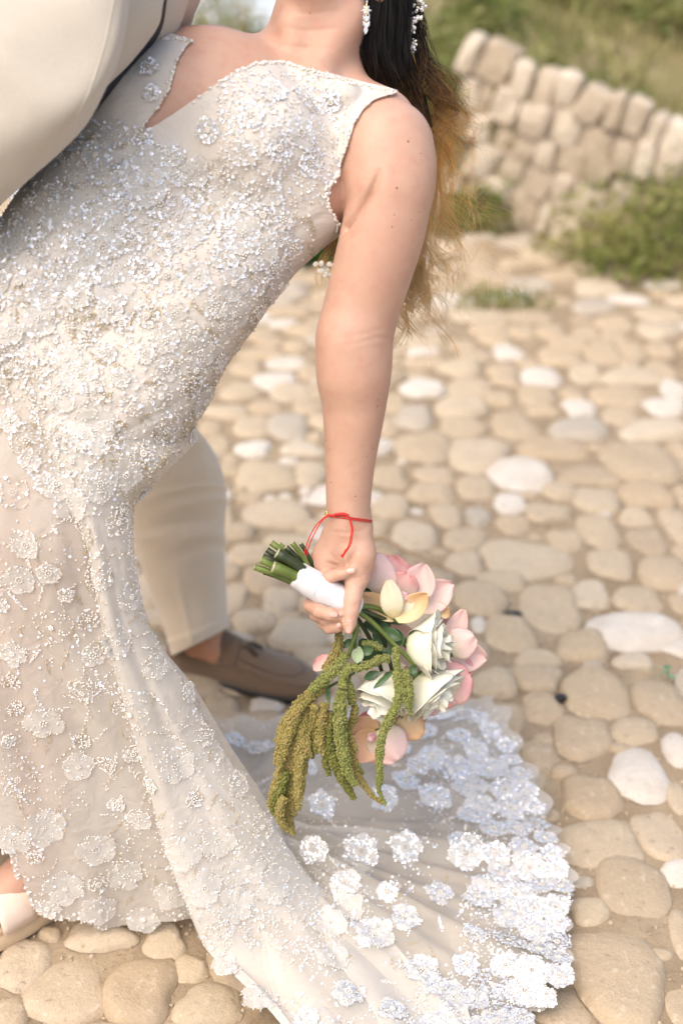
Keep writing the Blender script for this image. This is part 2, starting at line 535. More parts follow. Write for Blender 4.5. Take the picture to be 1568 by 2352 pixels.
ys = np.concatenate([np.linspace(-25, .4, 12), np.linspace(.5, 9, 190), np.linspace(9.5, 140, 50)])
gx, gy = np.meshgrid(xs, ys, indexing='ij')
gz = terrain(gx, gy)
Fg = gridF(len(xs), len(ys))
fx = gx.reshape(-1)[Fg].mean(1); fy = gy.reshape(-1)[Fg].mean(1)
sw = (fx - WA[0]) * WN[0] + (fy - WA[1]) * WN[1]
mi = ((fy > 5.3) | ((sw > -.02) & (fx > .2))).astype(int)
ground = mk('ground', np.stack([gx, gy, gz], -1).reshape(-1, 3), Fg[:, ::-1].copy(), [M['sand'], M['soil']], None, True, mi, kind='structure', label='sandy cobbled ground falling away to the sea')
sea = mk('sea', [(-900, 9, -4.4), (900, 9, -4.4), (900, 1800, -4.4), (-900, 1800, -4.4)], [[0, 1, 2, 3]], M['sea'], None, False, kind='structure', label='sea beyond the bank, sun glitter put into its pale colour')

# ---- cobbles, surveyed in four views of the pavement: (x, y, width, height, kind)
C7 = """665 415 165 60;815 440 120 50;945 440 140 60;1110 440 120 60;1250 390 170 55;1240 455 130 50;1450 420 200 80;540 500 120 45;695 470 150 55;1040 500 180 55;1190 530 170 100;1320 515 120 80;1460 510 130 60;
750 530 130 60 w;600 550 150 60;990 560 190 70;840 570 110 40;530 610 200 70;720 610 140 65;900 640 165 85 w;1110 630 140 80;1330 650 250 70;1460 600 120 80;1320 585 90 45;350 700 200 80 w;570 690 190 90;740 660 130 45;880 730 160 75;
705 745 130 60;1050 715 110 50;1265 730 240 85;1520 710 130 90 w;1480 790 180 75 w;530 790 230 100;910 800 140 50;1085 785 135 80 w;1275 820 160 75;215 775 110 80;315 840 150 110 g;200 875 100 80;535 880 200 85;780 870 200 110;1085 890 260 95 g;1420 890 310 105;
360 980 260 115;605 1005 270 150;960 975 310 95;1370 1050 310 180;1550 980 100 80;1568 1060 70 100;200 1110 150 105;410 1095 180 70;810 1110 275 150 w;1140 1105 260 85;395 1180 200 85;600 1160 170 105;985 1180 150 85;1160 1220 200 115;1390 1200 240 110;1560 1200 70 90;
210 1250 160 105;465 1280 140 105;610 1290 110 90 g;760 1240 140 85 w;930 1285 180 85;775 1330 160 85;1345 1300 150 75;1170 1370 170 145;1530 1325 130 165;150 1340 90 80;310 1390 190 125;550 1395 185 110;1020 1410 150 95;1395 1405 180 115;180 1450 150 80;830 1490 400 160;1230 1520 200 125;
1480 1560 220 150;1560 1450 80 80;545 1520 160 105;720 1595 200 95;620 1690 250 130;1130 1650 170 120;1360 1680 210 125;1550 1700 90 90;940 1720 280 200;1340 1825 440 160 w;615 1800 75 70 w;760 1850 210 155;1100 1900 220 140;890 1960 200 75;1330 1960 170 75;600 1920 120 110"""
C6 = """810 70 180 105;980 50 190 110;850 205 160 125;1000 170 150 115;1215 115 250 190;1480 150 200 170;1390 15 180 75;1370 270 180 105;1160 290 210 165;1010 290 80 55;985 365 150 140;1200 530 230 155;1390 450 220 210 w;1540 350 100 140 w;960 460 110 80;1480 680 190 190;1220 720 330 180;1540 540 80 115;1360 890 280 220;1190 990 150 100;1290 1240 380 370;1560 1080 90 200;1090 1380 220 150;1545 1350 110 180;1030 270 0 0"""
C5 = """460 1130 290 125;750 1150 190 160;870 1270 150 125;110 1240 230 220;310 1370 380 280;645 1380 280 310;40 1470 170 150;960 1440 280 200;1010 80 150 150;1150 150 260 125;130 1000 200 120;480 950 240 150"""
C3 = """290 170 330 125;60 190 80 115;120 270 170 75;180 370 190 95;240 505 170 115;330 605 170 125;205 695 210 105;420 770 260 150;100 580 130 130;470 620 100 80;50 1130 110 190;220 1190 250 130;830 330 160 115;70 460 120 75;650 1010 150 120;500 960 150 110;330 1010 130 100;60 900 130 120"""
C1 = """860 520 250 65 w;1050 575 340 100;640 600 250 95;740 665 240 75;970 710 220 105;650 770 400 85;880 850 340 95 w;530 900 270 130;1090 930 200 125;770 1010 380 140 w;480 1110 320 160;920 1120 330 140;1130 1100 150 115;700 1250 270 105;1080 1250 250 120;350 1290 400 105;210 1420 220 115;580 1420 290 170;890 1420 320 230 g;260 1570 230 150;590 1620 300 125 w;1020 1630 360 105;380 1710 160 105;690 1860 500 230;1090 1830 270 190;730 2040 110 45 w;870 2015 120 45 w;1050 1970 110 65 w;1050 2060 90 55 w;370 2190 100 170;1130 1520 150 80"""
def parse(s, x0, y0, k):
    out = []
    for it in s.replace('\n', '').split(';'):
        f = it.split()
        if len(f) < 4 or float(f[2]) == 0: continue
        x, y, w, h = map(float, f[:4])
        out.append(((x0 + x / k) * .6125, (y0 + y / k) * .6125, w / k * .6125, h / k * .6125, f[4] if len(f) > 4 else ''))
    return out
survey = parse(C7, 1300, 900, 1.2444) + parse(C6, 1100, 2500, 1.074) + parse(C5, 0, 2600, 1.225) + parse(C3, 800, 1800, 1.3067) + parse(C1, 700, 1000, 2.352)
stones = []       # (x, y, half x, half y, kind)
def overlaps(x, y, a, b, slack):
    for (X, Y, A, B, _) in stones:
        dx, dy = (x - X) / (a + A), (y - Y) / (b + B)
        if dx * dx + dy * dy < slack: return True
    return False
for (u, v, w, h, k) in survey:
    p = gnd(u, v); d = gdepth(v)
    hy = (gnd(u, v - h / 2)[1] - gnd(u, v + h / 2)[1]) / 2
    a, b = w / 2 * d / FOC * 1.12, hy * 1.10
    if overlaps(p[0], p[1], a, b, .55): continue
    stones.append((p[0], p[1], a, b, k))
rs = random.Random(3)
for size in (.075, .055, .040, .028, .018):
    for _ in range(2600 if size > .03 else 1500):
        y = rs.uniform(1.15, 5.35); x = rs.uniform(-.62, .62) * (.35 * y + .35) * 1.6
        u, v, _d = proj(np.array([x, y, 0.]))
        if u < -120 or u > 1690: continue
        if size < .03 and (y > 3.2): continue
        if ((x - WA[0]) * WN[0] + (y - WA[1]) * WN[1]) > -.12 and x > .1: continue
        if v > 1650 and u > 1150 and size > .03: continue
        a = size * rs.uniform(.8, 1.25); b = a * rs.uniform(.55, .9)
        if overlaps(x, y, a, b, .74): continue
        stones.append((x, y, a, b, rs.choice(['', '', '', '', '', '', 'w', 'g']) if size > .02 else rs.choice(['', '', 'w', 'g'])))

def stone_mesh(x, y, a, b, seed, hgt):
    r = np.random.default_rng(seed)
    nr, ns = (9, 26) if a > .03 else (5, 12)
    th = np.linspace(0, 2 * np.pi, ns, endpoint=False)
    ph = r.uniform(0, 6.28, 4)
    e = r.uniform(2.0, 3.3)
    out = (np.abs(np.cos(th)) ** e + np.abs(np.sin(th)) ** e) ** (-1 / e)
    out *= 1 + .07 * np.sin(2 * th + ph[0]) * r.uniform(.2, 1) + .11 * np.sin(3 * th + ph[1]) * r.uniform(.1, 1) + .05 * np.sin(5 * th + ph[2]) * r.uniform(.2, 1) + .02 * np.sin(9 * th + ph[3])
    rr = np.linspace(0, 1, nr) ** .7
    rr = np.concatenate([rr, [1.0]])
    pr = r.uniform(2.6, 5.0)
    z = hgt * (1 - np.clip(rr, 0, .999) ** pr) ** .55
    z[-2] = hgt * .20; z[-1] = -.004; rr[-1] = 1.05
    ang = r.uniform(-.16, .16)
    X = rr[:, None] * out[None] * np.cos(th)[None] * a
    Y = rr[:, None] * out[None] * np.sin(th)[None] * b
    tilt = r.normal(0, .05, 2)
    Z = z[:, None] + 0 * X
    lump = vnoise(np.stack([X + x, Y + y, Z], -1), seed % 13, 55)
    Z = Z + (rr[:, None] < .98) * (tilt[0] * X + tilt[1] * Y + lump * hgt * .13 * (1 - rr[:, None] ** 3))
    Xr = X * math.cos(ang) - Y * math.sin(ang); Yr = X * math.sin(ang) + Y * math.cos(ang)
    V = np.stack([Xr, Yr, Z], -1).reshape(-1, 3)
    return V, gridF(nr + 1, ns, True)
order = sorted(range(len(stones)), key=lambda i: -(stones[i][2] * stones[i][3]) / (stones[i][1] ** 2 + 2) ** 1.5)
rest = MB()
for n_, i in enumerate(order):
    x, y, a, b, k = stones[i]
    hgt = min(.026, .008 + .19 * min(a, b)) * rs.uniform(.75, 1.35)
    if y < 1.75 and x > .2: hgt *= .6
    zg = float(terrain(np.array(x), np.array(y))) - .003
    V, F = stone_mesh(x, y, a, b, i + 11, hgt)
    m = M['stone_white' if k == 'w' else 'stone_grey' if k == 'g' else 'stone']
    nsg = 26 if a > .03 else 12
    smi = np.zeros(len(F), int); smi[-nsg:] = 1
    if n_ < 300:
        o = mk('cobblestone', V, F, [m, M['grime']], ground, True, smi)
        o.location = (x, y, zg)
    else:
        rest.add(V + np.array([x, y, zg]), F, {'': 0, 'w': 1, 'g': 2}[k])
if rest.n:
    rest.build('small_cobbles', [M['stone'], M['stone_white'], M['stone_grey']], ground, kind='stuff', label='small pebbles and far cobbles of the pavement')
# fine grit in the joints
P = np.stack([rng.uniform(-.75, 1.0, 5200), rng.uniform(1.2, 2.9, 5200), np.zeros(5200)], -1)
P[:, 2] = terrain(P[:, 0], P[:, 1]) + .0015
V, F = scatter(P, rng.uniform(.0012, .0042, (5200, 1)) * np.array([1, 1, .7]), rot=rand_rot(5200))
mk('grit', V, F, M['stone'], ground, False, kind='stuff', label='fine grit lying in the sandy joints')

def rock(mb, c, r3, seed, ax=None, m=0):
    V = IV2.copy()
    V = np.sign(V) * np.abs(V) ** .42
    V *= (1 + .16 * vnoise(V, seed, 2.6))[:, None]
    V = V * np.asarray(r3)
    if ax is not None: V = V @ np.asarray(ax).T
    mb.add(V + c, IF2, m)
# ---- rubble wall: each stone a piece of the wall
wl = empty('rubble_wall', (WA[0], WA[1], 0), label='low rubble stone retaining wall behind the cobbled path', category='wall')
core = []
Lw = np.linalg.norm(WB - WA)
w3 = lambda s, t, z: np.array([WA[0] + WD[0] * s + WN[0] * t, WA[1] + WD[1] * s + WN[1] * t, z])
mb = MB()
mb.add([w3(-.05, -.02, -.1), w3(Lw, -.02, -.1), w3(Lw, -.02, .06), w3(-.05, -.02, .58), w3(-.05, .22, -.1), w3(Lw, .22, -.1), w3(Lw, .22, .06), w3(-.05, .22, .58)],
       [[0, 1, 2, 3], [5, 4, 7, 6], [3, 2, 6, 7], [4, 0, 3, 7], [1, 5, 6, 2]])
mb.build('wall_core', M['wallstone'], wl, False)
wr = random.Random(5)
ax = np.array([[WD[0], WN[0], 0], [WD[1], WN[1], 0], [0, 0, 1.]])
tl = .30                                                     # the courses sag towards the right
z = -.04; k = 0
while z < 1.3:
    h = wr.uniform(.09, .14); s = -.04 - wr.uniform(0, .12)
    while s < Lw:
        w = wr.uniform(.05, .12)
        zz = z + h / 2 - tl * s + wr.uniform(-.015, .015)
        if -.02 < zz < .63 - .28 * s:
            b1 = MB()
            c_, s_ = math.cos(-tl + wr.uniform(-.2, .2)), math.sin(-tl + wr.uniform(-.2, .2))
            rock(b1, w3(s + w / 2, wr.uniform(-.015, .025), zz), (w * .53, .06, h * .53), 100 + k, ax @ np.array([[c_, 0, -s_], [0, 1, 0], [s_, 0, c_]]))
            b1.build('wall_stone', M['wallstone'], wl, False)
            k += 1
        s += w
    z += h * .95

# ---- foliage
LV = np.array([(0, 0, 0), (-.5, .45, .08), (.5, .45, .08), (0, 1, -.05), (0, .45, 0)], float)
LF = np.array([(0, 4, 1), (0, 2, 4), (1, 4, 3), (4, 2, 3)])
def leaves(P, S, wid=.5, rot=None, tvals=None):
    n = len(P)
    rot = rand_rot(n) if rot is None else rot
    V, F = scatter(P, np.stack([S * wid, S, S], -1), (LV, LF), rot)
    t = rng.uniform(0, 1, n) if tvals is None else tvals
    return V, F, np.repeat(t, 5)
def clump(name, c, rad, n, size, matn, parent=None, seed=0, shell=.45, wid=.5, **kw):
    c = np.asarray(c); rad = np.asarray(rad)
    D = rng.normal(size=(n, 3)); D /= np.linalg.norm(D, axis=1, keepdims=True)
    rr = (shell + (1 - shell) * rng.uniform(0, 1, n)) * (1 + .28 * vnoise(D, seed, 3.2))
    P = c + D * rr[:, None] * rad
    P = P[P[:, 2] > -.01 + terrain(P[:, 0], P[:, 1])]
    keep = vnoise(P, seed + 5, 9 / max(rad)) > -.55
    P = P[keep]
    t = np.clip(.45 + .35 * vnoise(P, seed + 9, 6 / max(rad)) + rng.normal(0, .18, len(P)), 0, 1)
    V, F, A = leaves(P, size * rng.uniform(.6, 1.3, len(P)), wid, None, t)
    return mk(name, V, F, M[matn], parent, True, None, A, **kw)
def stems(name, base, tips, r, m, parent):
    b = MB()
    for tp in tips:
        b0, t0 = np.asarray(base), np.asarray(tp)
        P = catmull([b0, b0 * .5 + t0 * .5 + rng.normal(0, .02, 3), t0], 8)
        b.add(*tube(P, np.linspace(r, r * .3, 8), 5))
    return b.build(name, M[m], parent)
def shrub(name, c, rad, n, size, matn, seed, label, cat='shrub', group=None):
    zb = float(terrain(np.array(c[0]), np.array(c[1])))
    e = empty(name, (c[0], c[1], zb), label=label, category=cat)
    if group: e['group'] = group
    clump('foliage', c, rad, n, size, matn, e, seed)
    stems('stem', (c[0], c[1], zb - .01), [np.array(c) + rng.normal(0, .5, 3) * np.array(rad) * np.array([1, 1, .4]) for _ in range(6)], .006, 'twig', e)
    return e
shrub('shrub', (1.17, 4.52, .07), (.56, .26, .27), 5600, .034, 'bush', 1, 'leafy green shrub at the right edge of the cobbled path')
shrub('shrub', (.46, 4.92, .06), (.15, .10, .13), 1000, .032, 'bush', 2, 'small dark shrub at the foot of the wall beside the hair')
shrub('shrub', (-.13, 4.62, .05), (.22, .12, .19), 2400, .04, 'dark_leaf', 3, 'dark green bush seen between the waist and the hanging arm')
shrub('shrub', (.50, 5.7, .48), (.22, .2, .30), 2200, .045, 'grass', 4, 'yellow green bush beside the dark hair')
shrub('shrub', (.42, 5.06, .36), (.12, .10, .36), 1900, .035, 'grass', 14, 'tall yellow green plant at the left end of the wall')
shrub('shrub', (.62, 4.98, .36), (.13, .06, .24), 700, .04, 'grass', 17, 'dry ochre plant hanging over the left part of the wall')
shrub('shrub', (.88, 4.98, .44), (.20, .09, .09), 700, .04, 'grass', 18, 'pale grass spilling over the top of the wall')
shrub('shrub', (1.35, 4.82, .30), (.24, .09, .09), 700, .04, 'grass', 19, 'yellow grass spilling over the right end of the wall')
shrub('shrub', (.78, 6.4, .62), (.34, .3, .2), 1800, .05, 'grass', 6, 'bright green bush on top of the wall')
shrub('shrub', (1.45, 6.2, .62), (.45, .35, .18), 2200, .05, 'grass', 8, 'sunlit yellow green bush on the bank at the upper right')
shrub('shrub', (2.2, 7.0, .72), (.5, .4, .25), 1500, .05, 'bush', 10, 'green bush in the upper right corner')
for k, (u, v, d, hgt, ttl) in enumerate([(450, 105, 6.8, .32, 'thin grey green weed beside the beige jacket against the sea'), (520, 110, 7.2, .55, 'tallest wispy weed standing against the sea'), (585, 112, 6.6, .30, 'wispy weed next to the neck against the sea')]):
    b = px(u, v + 30, d); zb = float(terrain(np.array(b[0]), np.array(b[1])))
    e = empty('weed_plant', (b[0], b[1], zb), label=ttl, category='weed', group='weeds on the sea bank')
    tips = [b + np.array([rng.normal(0, .10), rng.normal(0, .06), hgt * rng.uniform(.4, 1)]) for _ in range(7)]
    stems('stem', (b[0], b[1], zb - .02), tips, .012, 'twig', e)
    P = np.concatenate([b + (t - b) * rng.uniform(.0, 1, (60, 1)) + rng.normal(0, .03, (60, 3)) for t in tips])
    V, F, A = leaves(P, rng.uniform(.02, .05, len(P)), .45)
    mk('foliage', V, F, M['grass'], e, True, None, A)
# low grass on the bank
n = 15000
Px = rng.uniform(.25, 4.5, n); Py = rng.uniform(4.6, 10.5, n)
s = (Px - WA[0]) * WN[0] + (Py - WA[1]) * WN[1]
k = (s > .12) & (vnoise(np.stack([Px, Py, 0 * Px], -1), 31, 3.0) > -.15)
P = np.stack([Px, Py, terrain(Px, Py)], -1)[k]
N3 = np.stack([rng.normal(0, .4, len(P)), rng.normal(0, .4, len(P)), np.ones(len(P))], -1)
rt = normal_rot(N3, .1)
rt = np.stack([rt[:, :, 0], rt[:, :, 2], -rt[:, :, 1]], -1)
V, F, A = leaves(P, rng.uniform(.05, .14, len(P)), .16, rt, np.clip(.55 + .5 * vnoise(P, 33, 2.2) + rng.normal(0, .15, len(P)), 0, 1))
mk('bank_grass', V, F, M['grass'], None, True, None, A, kind='stuff', label='dry and green grass covering the bank above the wall', category='grass')
for k, (x, y, r3, ttl) in enumerate([((1.05), 7.2, (.42, .06, .06), 'pale dry log lying on the bank at the top'), (1.75, 7.6, (.3, .2, .16), 'pale boulder on the bank at the upper right'), (1.30, 7.9, (.2, .15, .12), 'smaller pale boulder beside the dry log')]):
    b1 = MB(); rock(b1, np.zeros(3), r3, 300 + k)
    o = b1.build('boulder' if k else 'dry_log', M['wallstone'], None, label=ttl, category='boulder' if k else 'log')
    o.location = (x, y, float(terrain(np.array(x), np.array(y))) + r3[2] * .5)
    o.rotation_euler = (0, .1, .4)
# grass tuft at the pavement edge and litter on the stones
b = gnd(1150, 700)
e = empty('grass_tuft', tuple(b), label='small green weed growing between cobbles right of the hair ends', category='weed')
V, F, A = leaves(b + rng.normal(0, 1, (260, 3)) * np.array([.07, .05, .012]) + np.array([0, 0, .02]), rng.uniform(.015, .035, 260), .5)
mk('foliage', V, F, M['bush'], e, True, None, A)
def tw(name, L, r, matn, label, cat):
    P = catmull([gnd(u, v, .03) for (u, v) in L], 24)
    b = MB(); b.add(*tube(P, np.linspace(r, r * .6, 24), 6))
    b.build(name, M[matn], None, label=label, category=cat)
tw('twig', [(845, 1238), (880, 1240), (930, 1265), (990, 1290), (1050, 1320)], .0035, 'twig', 'thin brown dry twig on the cobbles above the pink flowers', 'twig')
b1 = MB(); rock(b1, gnd(1178, 1414, .012), (.018, .010, .008), 77)
b1.build('charcoal_chip', M['sole'], None, label='small black chip between cobbles right of the bouquet', category='chip')
b1 = MB(); rock(b1, gnd(1287, 1603, .010), (.010, .008, .006), 78)
b1.build('charcoal_chip', M['sole'], None, label='tiny black chip between cobbles above the large pale stones', category='chip')
b = gnd(1510, 1548, .012)
V, F, A = leaves(b + rng.normal(0, 1, (7, 3)) * np.array([.014, .012, .002]), rng.uniform(.01, .02, 7), .5)
mk('plastic_scrap', V, F, simple('green_plastic', (.02, .22, .10), None, 50, .4), None, False, None, A, label='scrap of torn green plastic between cobbles at the right', category='scrap')

# ================================================================== bride: one continuous body grown from blended limbs
class SDF:
    def __init__(s, lo, hi, h):
        s.lo = np.asarray(lo, float); s.h = h
        s.n = np.ceil((np.asarray(hi) - s.lo) / h).astype(int) + 1
        s.v = np.full(s.n, .08, np.float32)
    def _box(s, lo, hi):
        a = np.clip(np.floor((lo - s.lo) / s.h).astype(int), 0, s.n - 1)
        b = np.clip(np.ceil((hi - s.lo) / s.h).astype(int) + 1, 1, s.n)
        ax = [(s.lo[i] + s.h * np.arange(a[i], b[i])).astype(np.float32) for i in range(3)]
        return tuple(slice(a[i], b[i]) for i in range(3)), ax[0][:, None, None], ax[1][None, :, None], ax[2][None, None, :]
    def _mix(s, sl, d, k):
        o = s.v[sl]
        hh = np.maximum(k - np.abs(o - d), 0) / k
        s.v[sl] = np.minimum(o, d) - hh * hh * k * .25
    def cone(s, a, b, r1, r2, k=.012, flat=None):
        a = np.asarray(a, float); b = np.asarray(b, float)
        m = max(r1, r2) * (1 if flat is None else max(1, 1 / flat[1])) + k + .01
        sl, X, Y, Z = s._box(np.minimum(a, b) - m, np.maximum(a, b) + m)
        ab = b - a; L = max(ab @ ab, 1e-9)
        qx, qy, qz = X - a[0], Y - a[1], Z - a[2]
        t = np.clip((qx * ab[0] + qy * ab[1] + qz * ab[2]) / L, 0, 1)
        qx, qy, qz = qx - t * ab[0], qy - t * ab[1], qz - t * ab[2]
        if flat is not None:
            f, sc = flat; f = np.asarray(f) / np.linalg.norm(f)
            w = (qx * f[0] + qy * f[1] + qz * f[2]) * (sc - 1)
            qx, qy, qz = qx + w * f[0], qy + w * f[1], qz + w * f[2]
        d = np.sqrt(qx * qx + qy * qy + qz * qz) - (r1 + t * (r2 - r1))
        s._mix(sl, d.astype(np.float32), k)
    def chain(s, P, r, k=.012, flat=None):
        for i in range(len(P) - 1):
            s.cone(P[i], P[i + 1], r[i], r[i + 1], k, flat)
    def groove(s, P, r, depth, k=.006):
        """press a soft crease along a polyline"""
        for i in range(len(P) - 1):
            a, b = np.asarray(P[i]), np.asarray(P[i + 1])
            m = r * 2 + .004
            sl, X, Y, Z = s._box(np.minimum(a, b) - m, np.maximum(a, b) + m)
            ab = b - a; L = max(ab @ ab, 1e-9)
            qx, qy, qz = X - a[0], Y - a[1], Z - a[2]
            t = np.clip((qx * ab[0] + qy * ab[1] + qz * ab[2]) / L, 0, 1)
            d2 = (qx - t * ab[0]) ** 2 + (qy - t * ab[1]) ** 2 + (qz - t * ab[2]) ** 2
            s.v[sl] += (depth * np.exp(-d2 / (r * r))).astype(np.float32)
    def mesh(s):
        v = s.v; ins = v < 0
        c = np.zeros(np.array(v.shape) - 1, np.int8)
        for i in (0, 1):
            for j in (0, 1):
                for k in (0, 1):
                    c += ins[i:v.shape[0] - 1 + i, j:v.shape[1] - 1 + j, k:v.shape[2] - 1 + k]
        act = (c > 0) & (c < 8)
        I = np.argwhere(act)
        idx = np.full(act.shape, -1, np.int32); idx[act] = np.arange(len(I))
        pos = np.zeros((len(I), 3)); cnt = np.zeros(len(I))
        for ax in range(3):
            o1, o2 = [q for q in range(3) if q != ax]
            for p in (0, 1):
                for q in (0, 1):
                    A = I.copy(); A[:, o1] += p; A[:, o2] += q
                    B = A.copy(); B[:, ax] += 1
                    va, vb = v[tuple(A.T)], v[tuple(B.T)]
                    m = (va < 0) != (vb < 0)
                    t = np.where(m, va / np.where(m, va - vb, 1), 0)
                    pt = np.zeros((len(I), 3)); pt[:, o1] = p; pt[:, o2] = q; pt[:, ax] = t
                    pos[m] += pt[m]; cnt[m] += 1
        V = s.lo + s.h * (I + pos / cnt[:, None])
        Fs = []
        for ax in range(3):
            o1, o2 = (ax + 1) % 3, (ax + 2) % 3
            sa = [slice(None)] * 3; sb = [slice(None)] * 3
            sa[ax] = slice(0, -1); sb[ax] = slice(1, None)
            ch = ins[tuple(sa)] != ins[tuple(sb)]
            E = np.argwhere(ch)
            E = E[(E[:, o1] > 0) & (E[:, o2] > 0) & (E[:, o1] < v.shape[o1] - 1) & (E[:, o2] < v.shape[o2] - 1)]
            def g(p, q):
                K = E.copy(); K[:, o1] -= p; K[:, o2] -= q
                return idx[tuple(K.T)]
            f = np.stack([g(1, 1), g(0, 1), g(0, 0), g(1, 0)], -1)
            fl = ~ins[tuple(E.T)]
            f[fl] = f[fl][:, ::-1]
            Fs.append(f)
        return V, np.concatenate(Fs)

def vnormals(V, F):
    n = np.cross(V[F[:, 2]] - V[F[:, 0]], V[F[:, 3 if F.shape[1] > 3 else 1]] - V[F[:, 1 if F.shape[1] > 3 else 0]])
    out = np.zeros_like(V)
    for k in range(F.shape[1]): np.add.at(out, F[:, k], n)
    return out / (np.linalg.norm(out, axis=1, keepdims=True) + 1e-12)

B = SDF((-.62, 1.28, .0), (.19, 2.06, 1.46), .0024)
TOCAM = -FWD
# torso
B.cone(px(470, 250, 1.80), px(690, 420, 1.80), .088, .066, .03)
B.cone(px(400, 190, 1.83), px(560, 250, 1.80), .060, .070, .03)
B.cone(px(330, 380, 1.80), px(565, 500, 1.80), .086, .068, .04)
B.cone(px(230, 520, 1.79), px(460, 640, 1.79), .088, .066, .05)
B.cone(px(130, 660, 1.79), px(350, 795, 1.79), .096, .074, .05)
B.cone(px(20, 790, 1.79), px(250, 920, 1.80), .105, .084, .05)
B.cone(px(470, 250, 1.80), px(230, 520, 1.79), .085, .085, .05)
B.cone(px(690, 420, 1.80), px(450, 655, 1.79), .062, .066, .05)
B.cone(px(450, 655, 1.79), px(280, 890, 1.80), .066, .080, .05)
B.cone(px(585, 330, 1.745), px(610, 320, 1.75), .066, .064, .035)            # bust
B.cone(px(370, 230, 1.76), px(330, 250, 1.76), .055, .055, .035)
# thighs and legs down to the feet
FOOT1 = gnd(128, 2068); FOOT2 = gnd(-130, 2010)
B.chain([px(200, 900, 1.80), px(110, 1230, 1.90), px(70, 1420, 1.97)], [.085, .062, .052], .04)
B.chain([px(70, 1420, 1.97), px(90, 1650, 2.02), FOOT1 + (0, 0, .10)], [.05, .048, .032], .02)
B.chain([px(0, 850, 1.85), px(-60, 1250, 2.0), px(-120, 1600, 2.08), FOOT2 + (0, 0, .10)], [.085, .06, .048, .032], .03)
fd = np.array([-.72, -.69, 0.])
for ft in (FOOT1, FOOT2):
    B.chain([ft + (0, 0, .10), ft + fd * -.02 + (0, 0, .075)], [.03, .028], .02)
    B.chain([ft + fd * -.02 + (0, 0, .072), ft + fd * .05 + (0, 0, .072), ft + fd * .115 + (0, 0, .056)], [.028, .03, .022], .02)
    sd_ = np.array([-fd[1], fd[0], 0])
    for j, q in enumerate((-.028, -.012, .002, .014, .025)):
        B.chain([ft + fd * .11 + sd_ * q + (0, 0, .056), ft + fd * (.150 - .008 * j) + sd_ * q * 1.1 + (0, 0, .052)], [.010, .0085 if j else .011], .004)
# neck, shoulders, head
B.chain([px(690, 205, 1.84), px(728, 90, 1.835), px(742, -10, 1.84)], [.062, .0565, .056], .03)
B.cone(px(690, 190, 1.86), px(500, 150, 1.87), .038, .042, .04)
B.cone(px(500, 152, 1.87), px(420, 150, 1.88), .042, .045, .03)
B.cone(px(715, 215, 1.85), px(865, 295, 1.80), .045, .052, .04)
B.cone(px(560, 250, 1.84), px(800, 380, 1.82), .07, .06, .04)
B.cone(px(660, 168, 1.785), px(790, 215, 1.755), .012, .013, .022)           # collar bone
B.cone(px(610, 160, 1.79), px(500, 150, 1.82), .010, .012, .022)
B.cone(px(790, -150, 1.84), px(800, -230, 1.85), .088, .088, .04)           # head, above the picture
B.cone(px(742, -20, 1.80), px(700, -90, 1.74), .034, .028, .04)
B.cone(px(690, -130, 1.755), px(680, -150, 1.745), .012, .008, .012)
B.cone(px(858, -60, 1.80), px(868, -15, 1.80), .010, .007, .008)            # ear and lobe
B.cone(px(868, -15, 1.80), px(872, -5, 1.80), .008, .006, .006)
HC = px(795, -190, 1.845)                                                     # face turned up to the left
chin = px(700, -90, 1.74)
fz = np.array([-.55, -.72, .42]); fz /= np.linalg.norm(fz)
hz = HC - chin; hz = hz - fz * (hz @ fz); hz /= np.linalg.norm(hz)
sz = np.cross(fz, hz)
def fp(a, b, c): return HC + fz * a + hz * b + sz * c
B.cone(fp(.060, -.03, 0), fp(.066, -.085, 0), .05, .022, .03)
B.cone(fp(.082, .012, 0), fp(.104, -.026, 0), .008, .011, .014)              # nose
for q in (-1, 1):
    B.cone(fp(.098, -.030, q * .008), fp(.096, -.031, q * .012), .006, .006, .006)
    B.cone(fp(.080, .030, q * .018), fp(.070, .032, q * .050), .008, .007, .014)   # brow
    B.cone(fp(.074, .008, q * .030), fp(.073, .008, q * .034), .013, .013, .008)   # closed eyes
    B.cone(fp(.066, -.030, q * .040), fp(.060, -.036, q * .046), .018, .018, .02)  # cheeks
B.cone(fp(.088, -.053, -.016), fp(.088, -.053, .016), .0065, .0065, .006)    # lips
B.cone(fp(.086, -.063, -.013), fp(.086, -.063, .013), .0075, .0075, .006)
# tendon of the neck and throat
B.cone(px(812, 40, 1.79), px(716, 176, 1.775), .012, .010, .028)
B.cone(px(668, 60, 1.785), px(672, 100, 1.785), .011, .009, .02)
# arm
arm = [(880, 335, 1.765), (895, 430, 1.755), (882, 520, 1.76), (858, 610, 1.768), (832, 700, 1.78), (817, 770, 1.788), (817, 850, 1.797), (812, 950, 1.81), (805, 1050, 1.828), (800, 1150, 1.847), (800, 1205, 1.856)]
ar = [.055, .0492, .0495, .0475, .0455, .0450, .0430, .0372, .0308, .0272, .0258]
arm_c = catmull(pxs(arm), 70)
arm_r = catmull(np.array(ar)[:, None], 70)[:, 0]
B.chain(arm_c[:10], arm_r[:10], .012)
B.chain(arm_c[9:], arm_r[9:] * 1.015, .004)
B.cone(px(898, 332, 1.765), px(902, 380, 1.76), .043, .043, .024)            # deltoid
B.cone(px(800, 790, 1.775), px(800, 860, 1.785), .034, .034, .025)
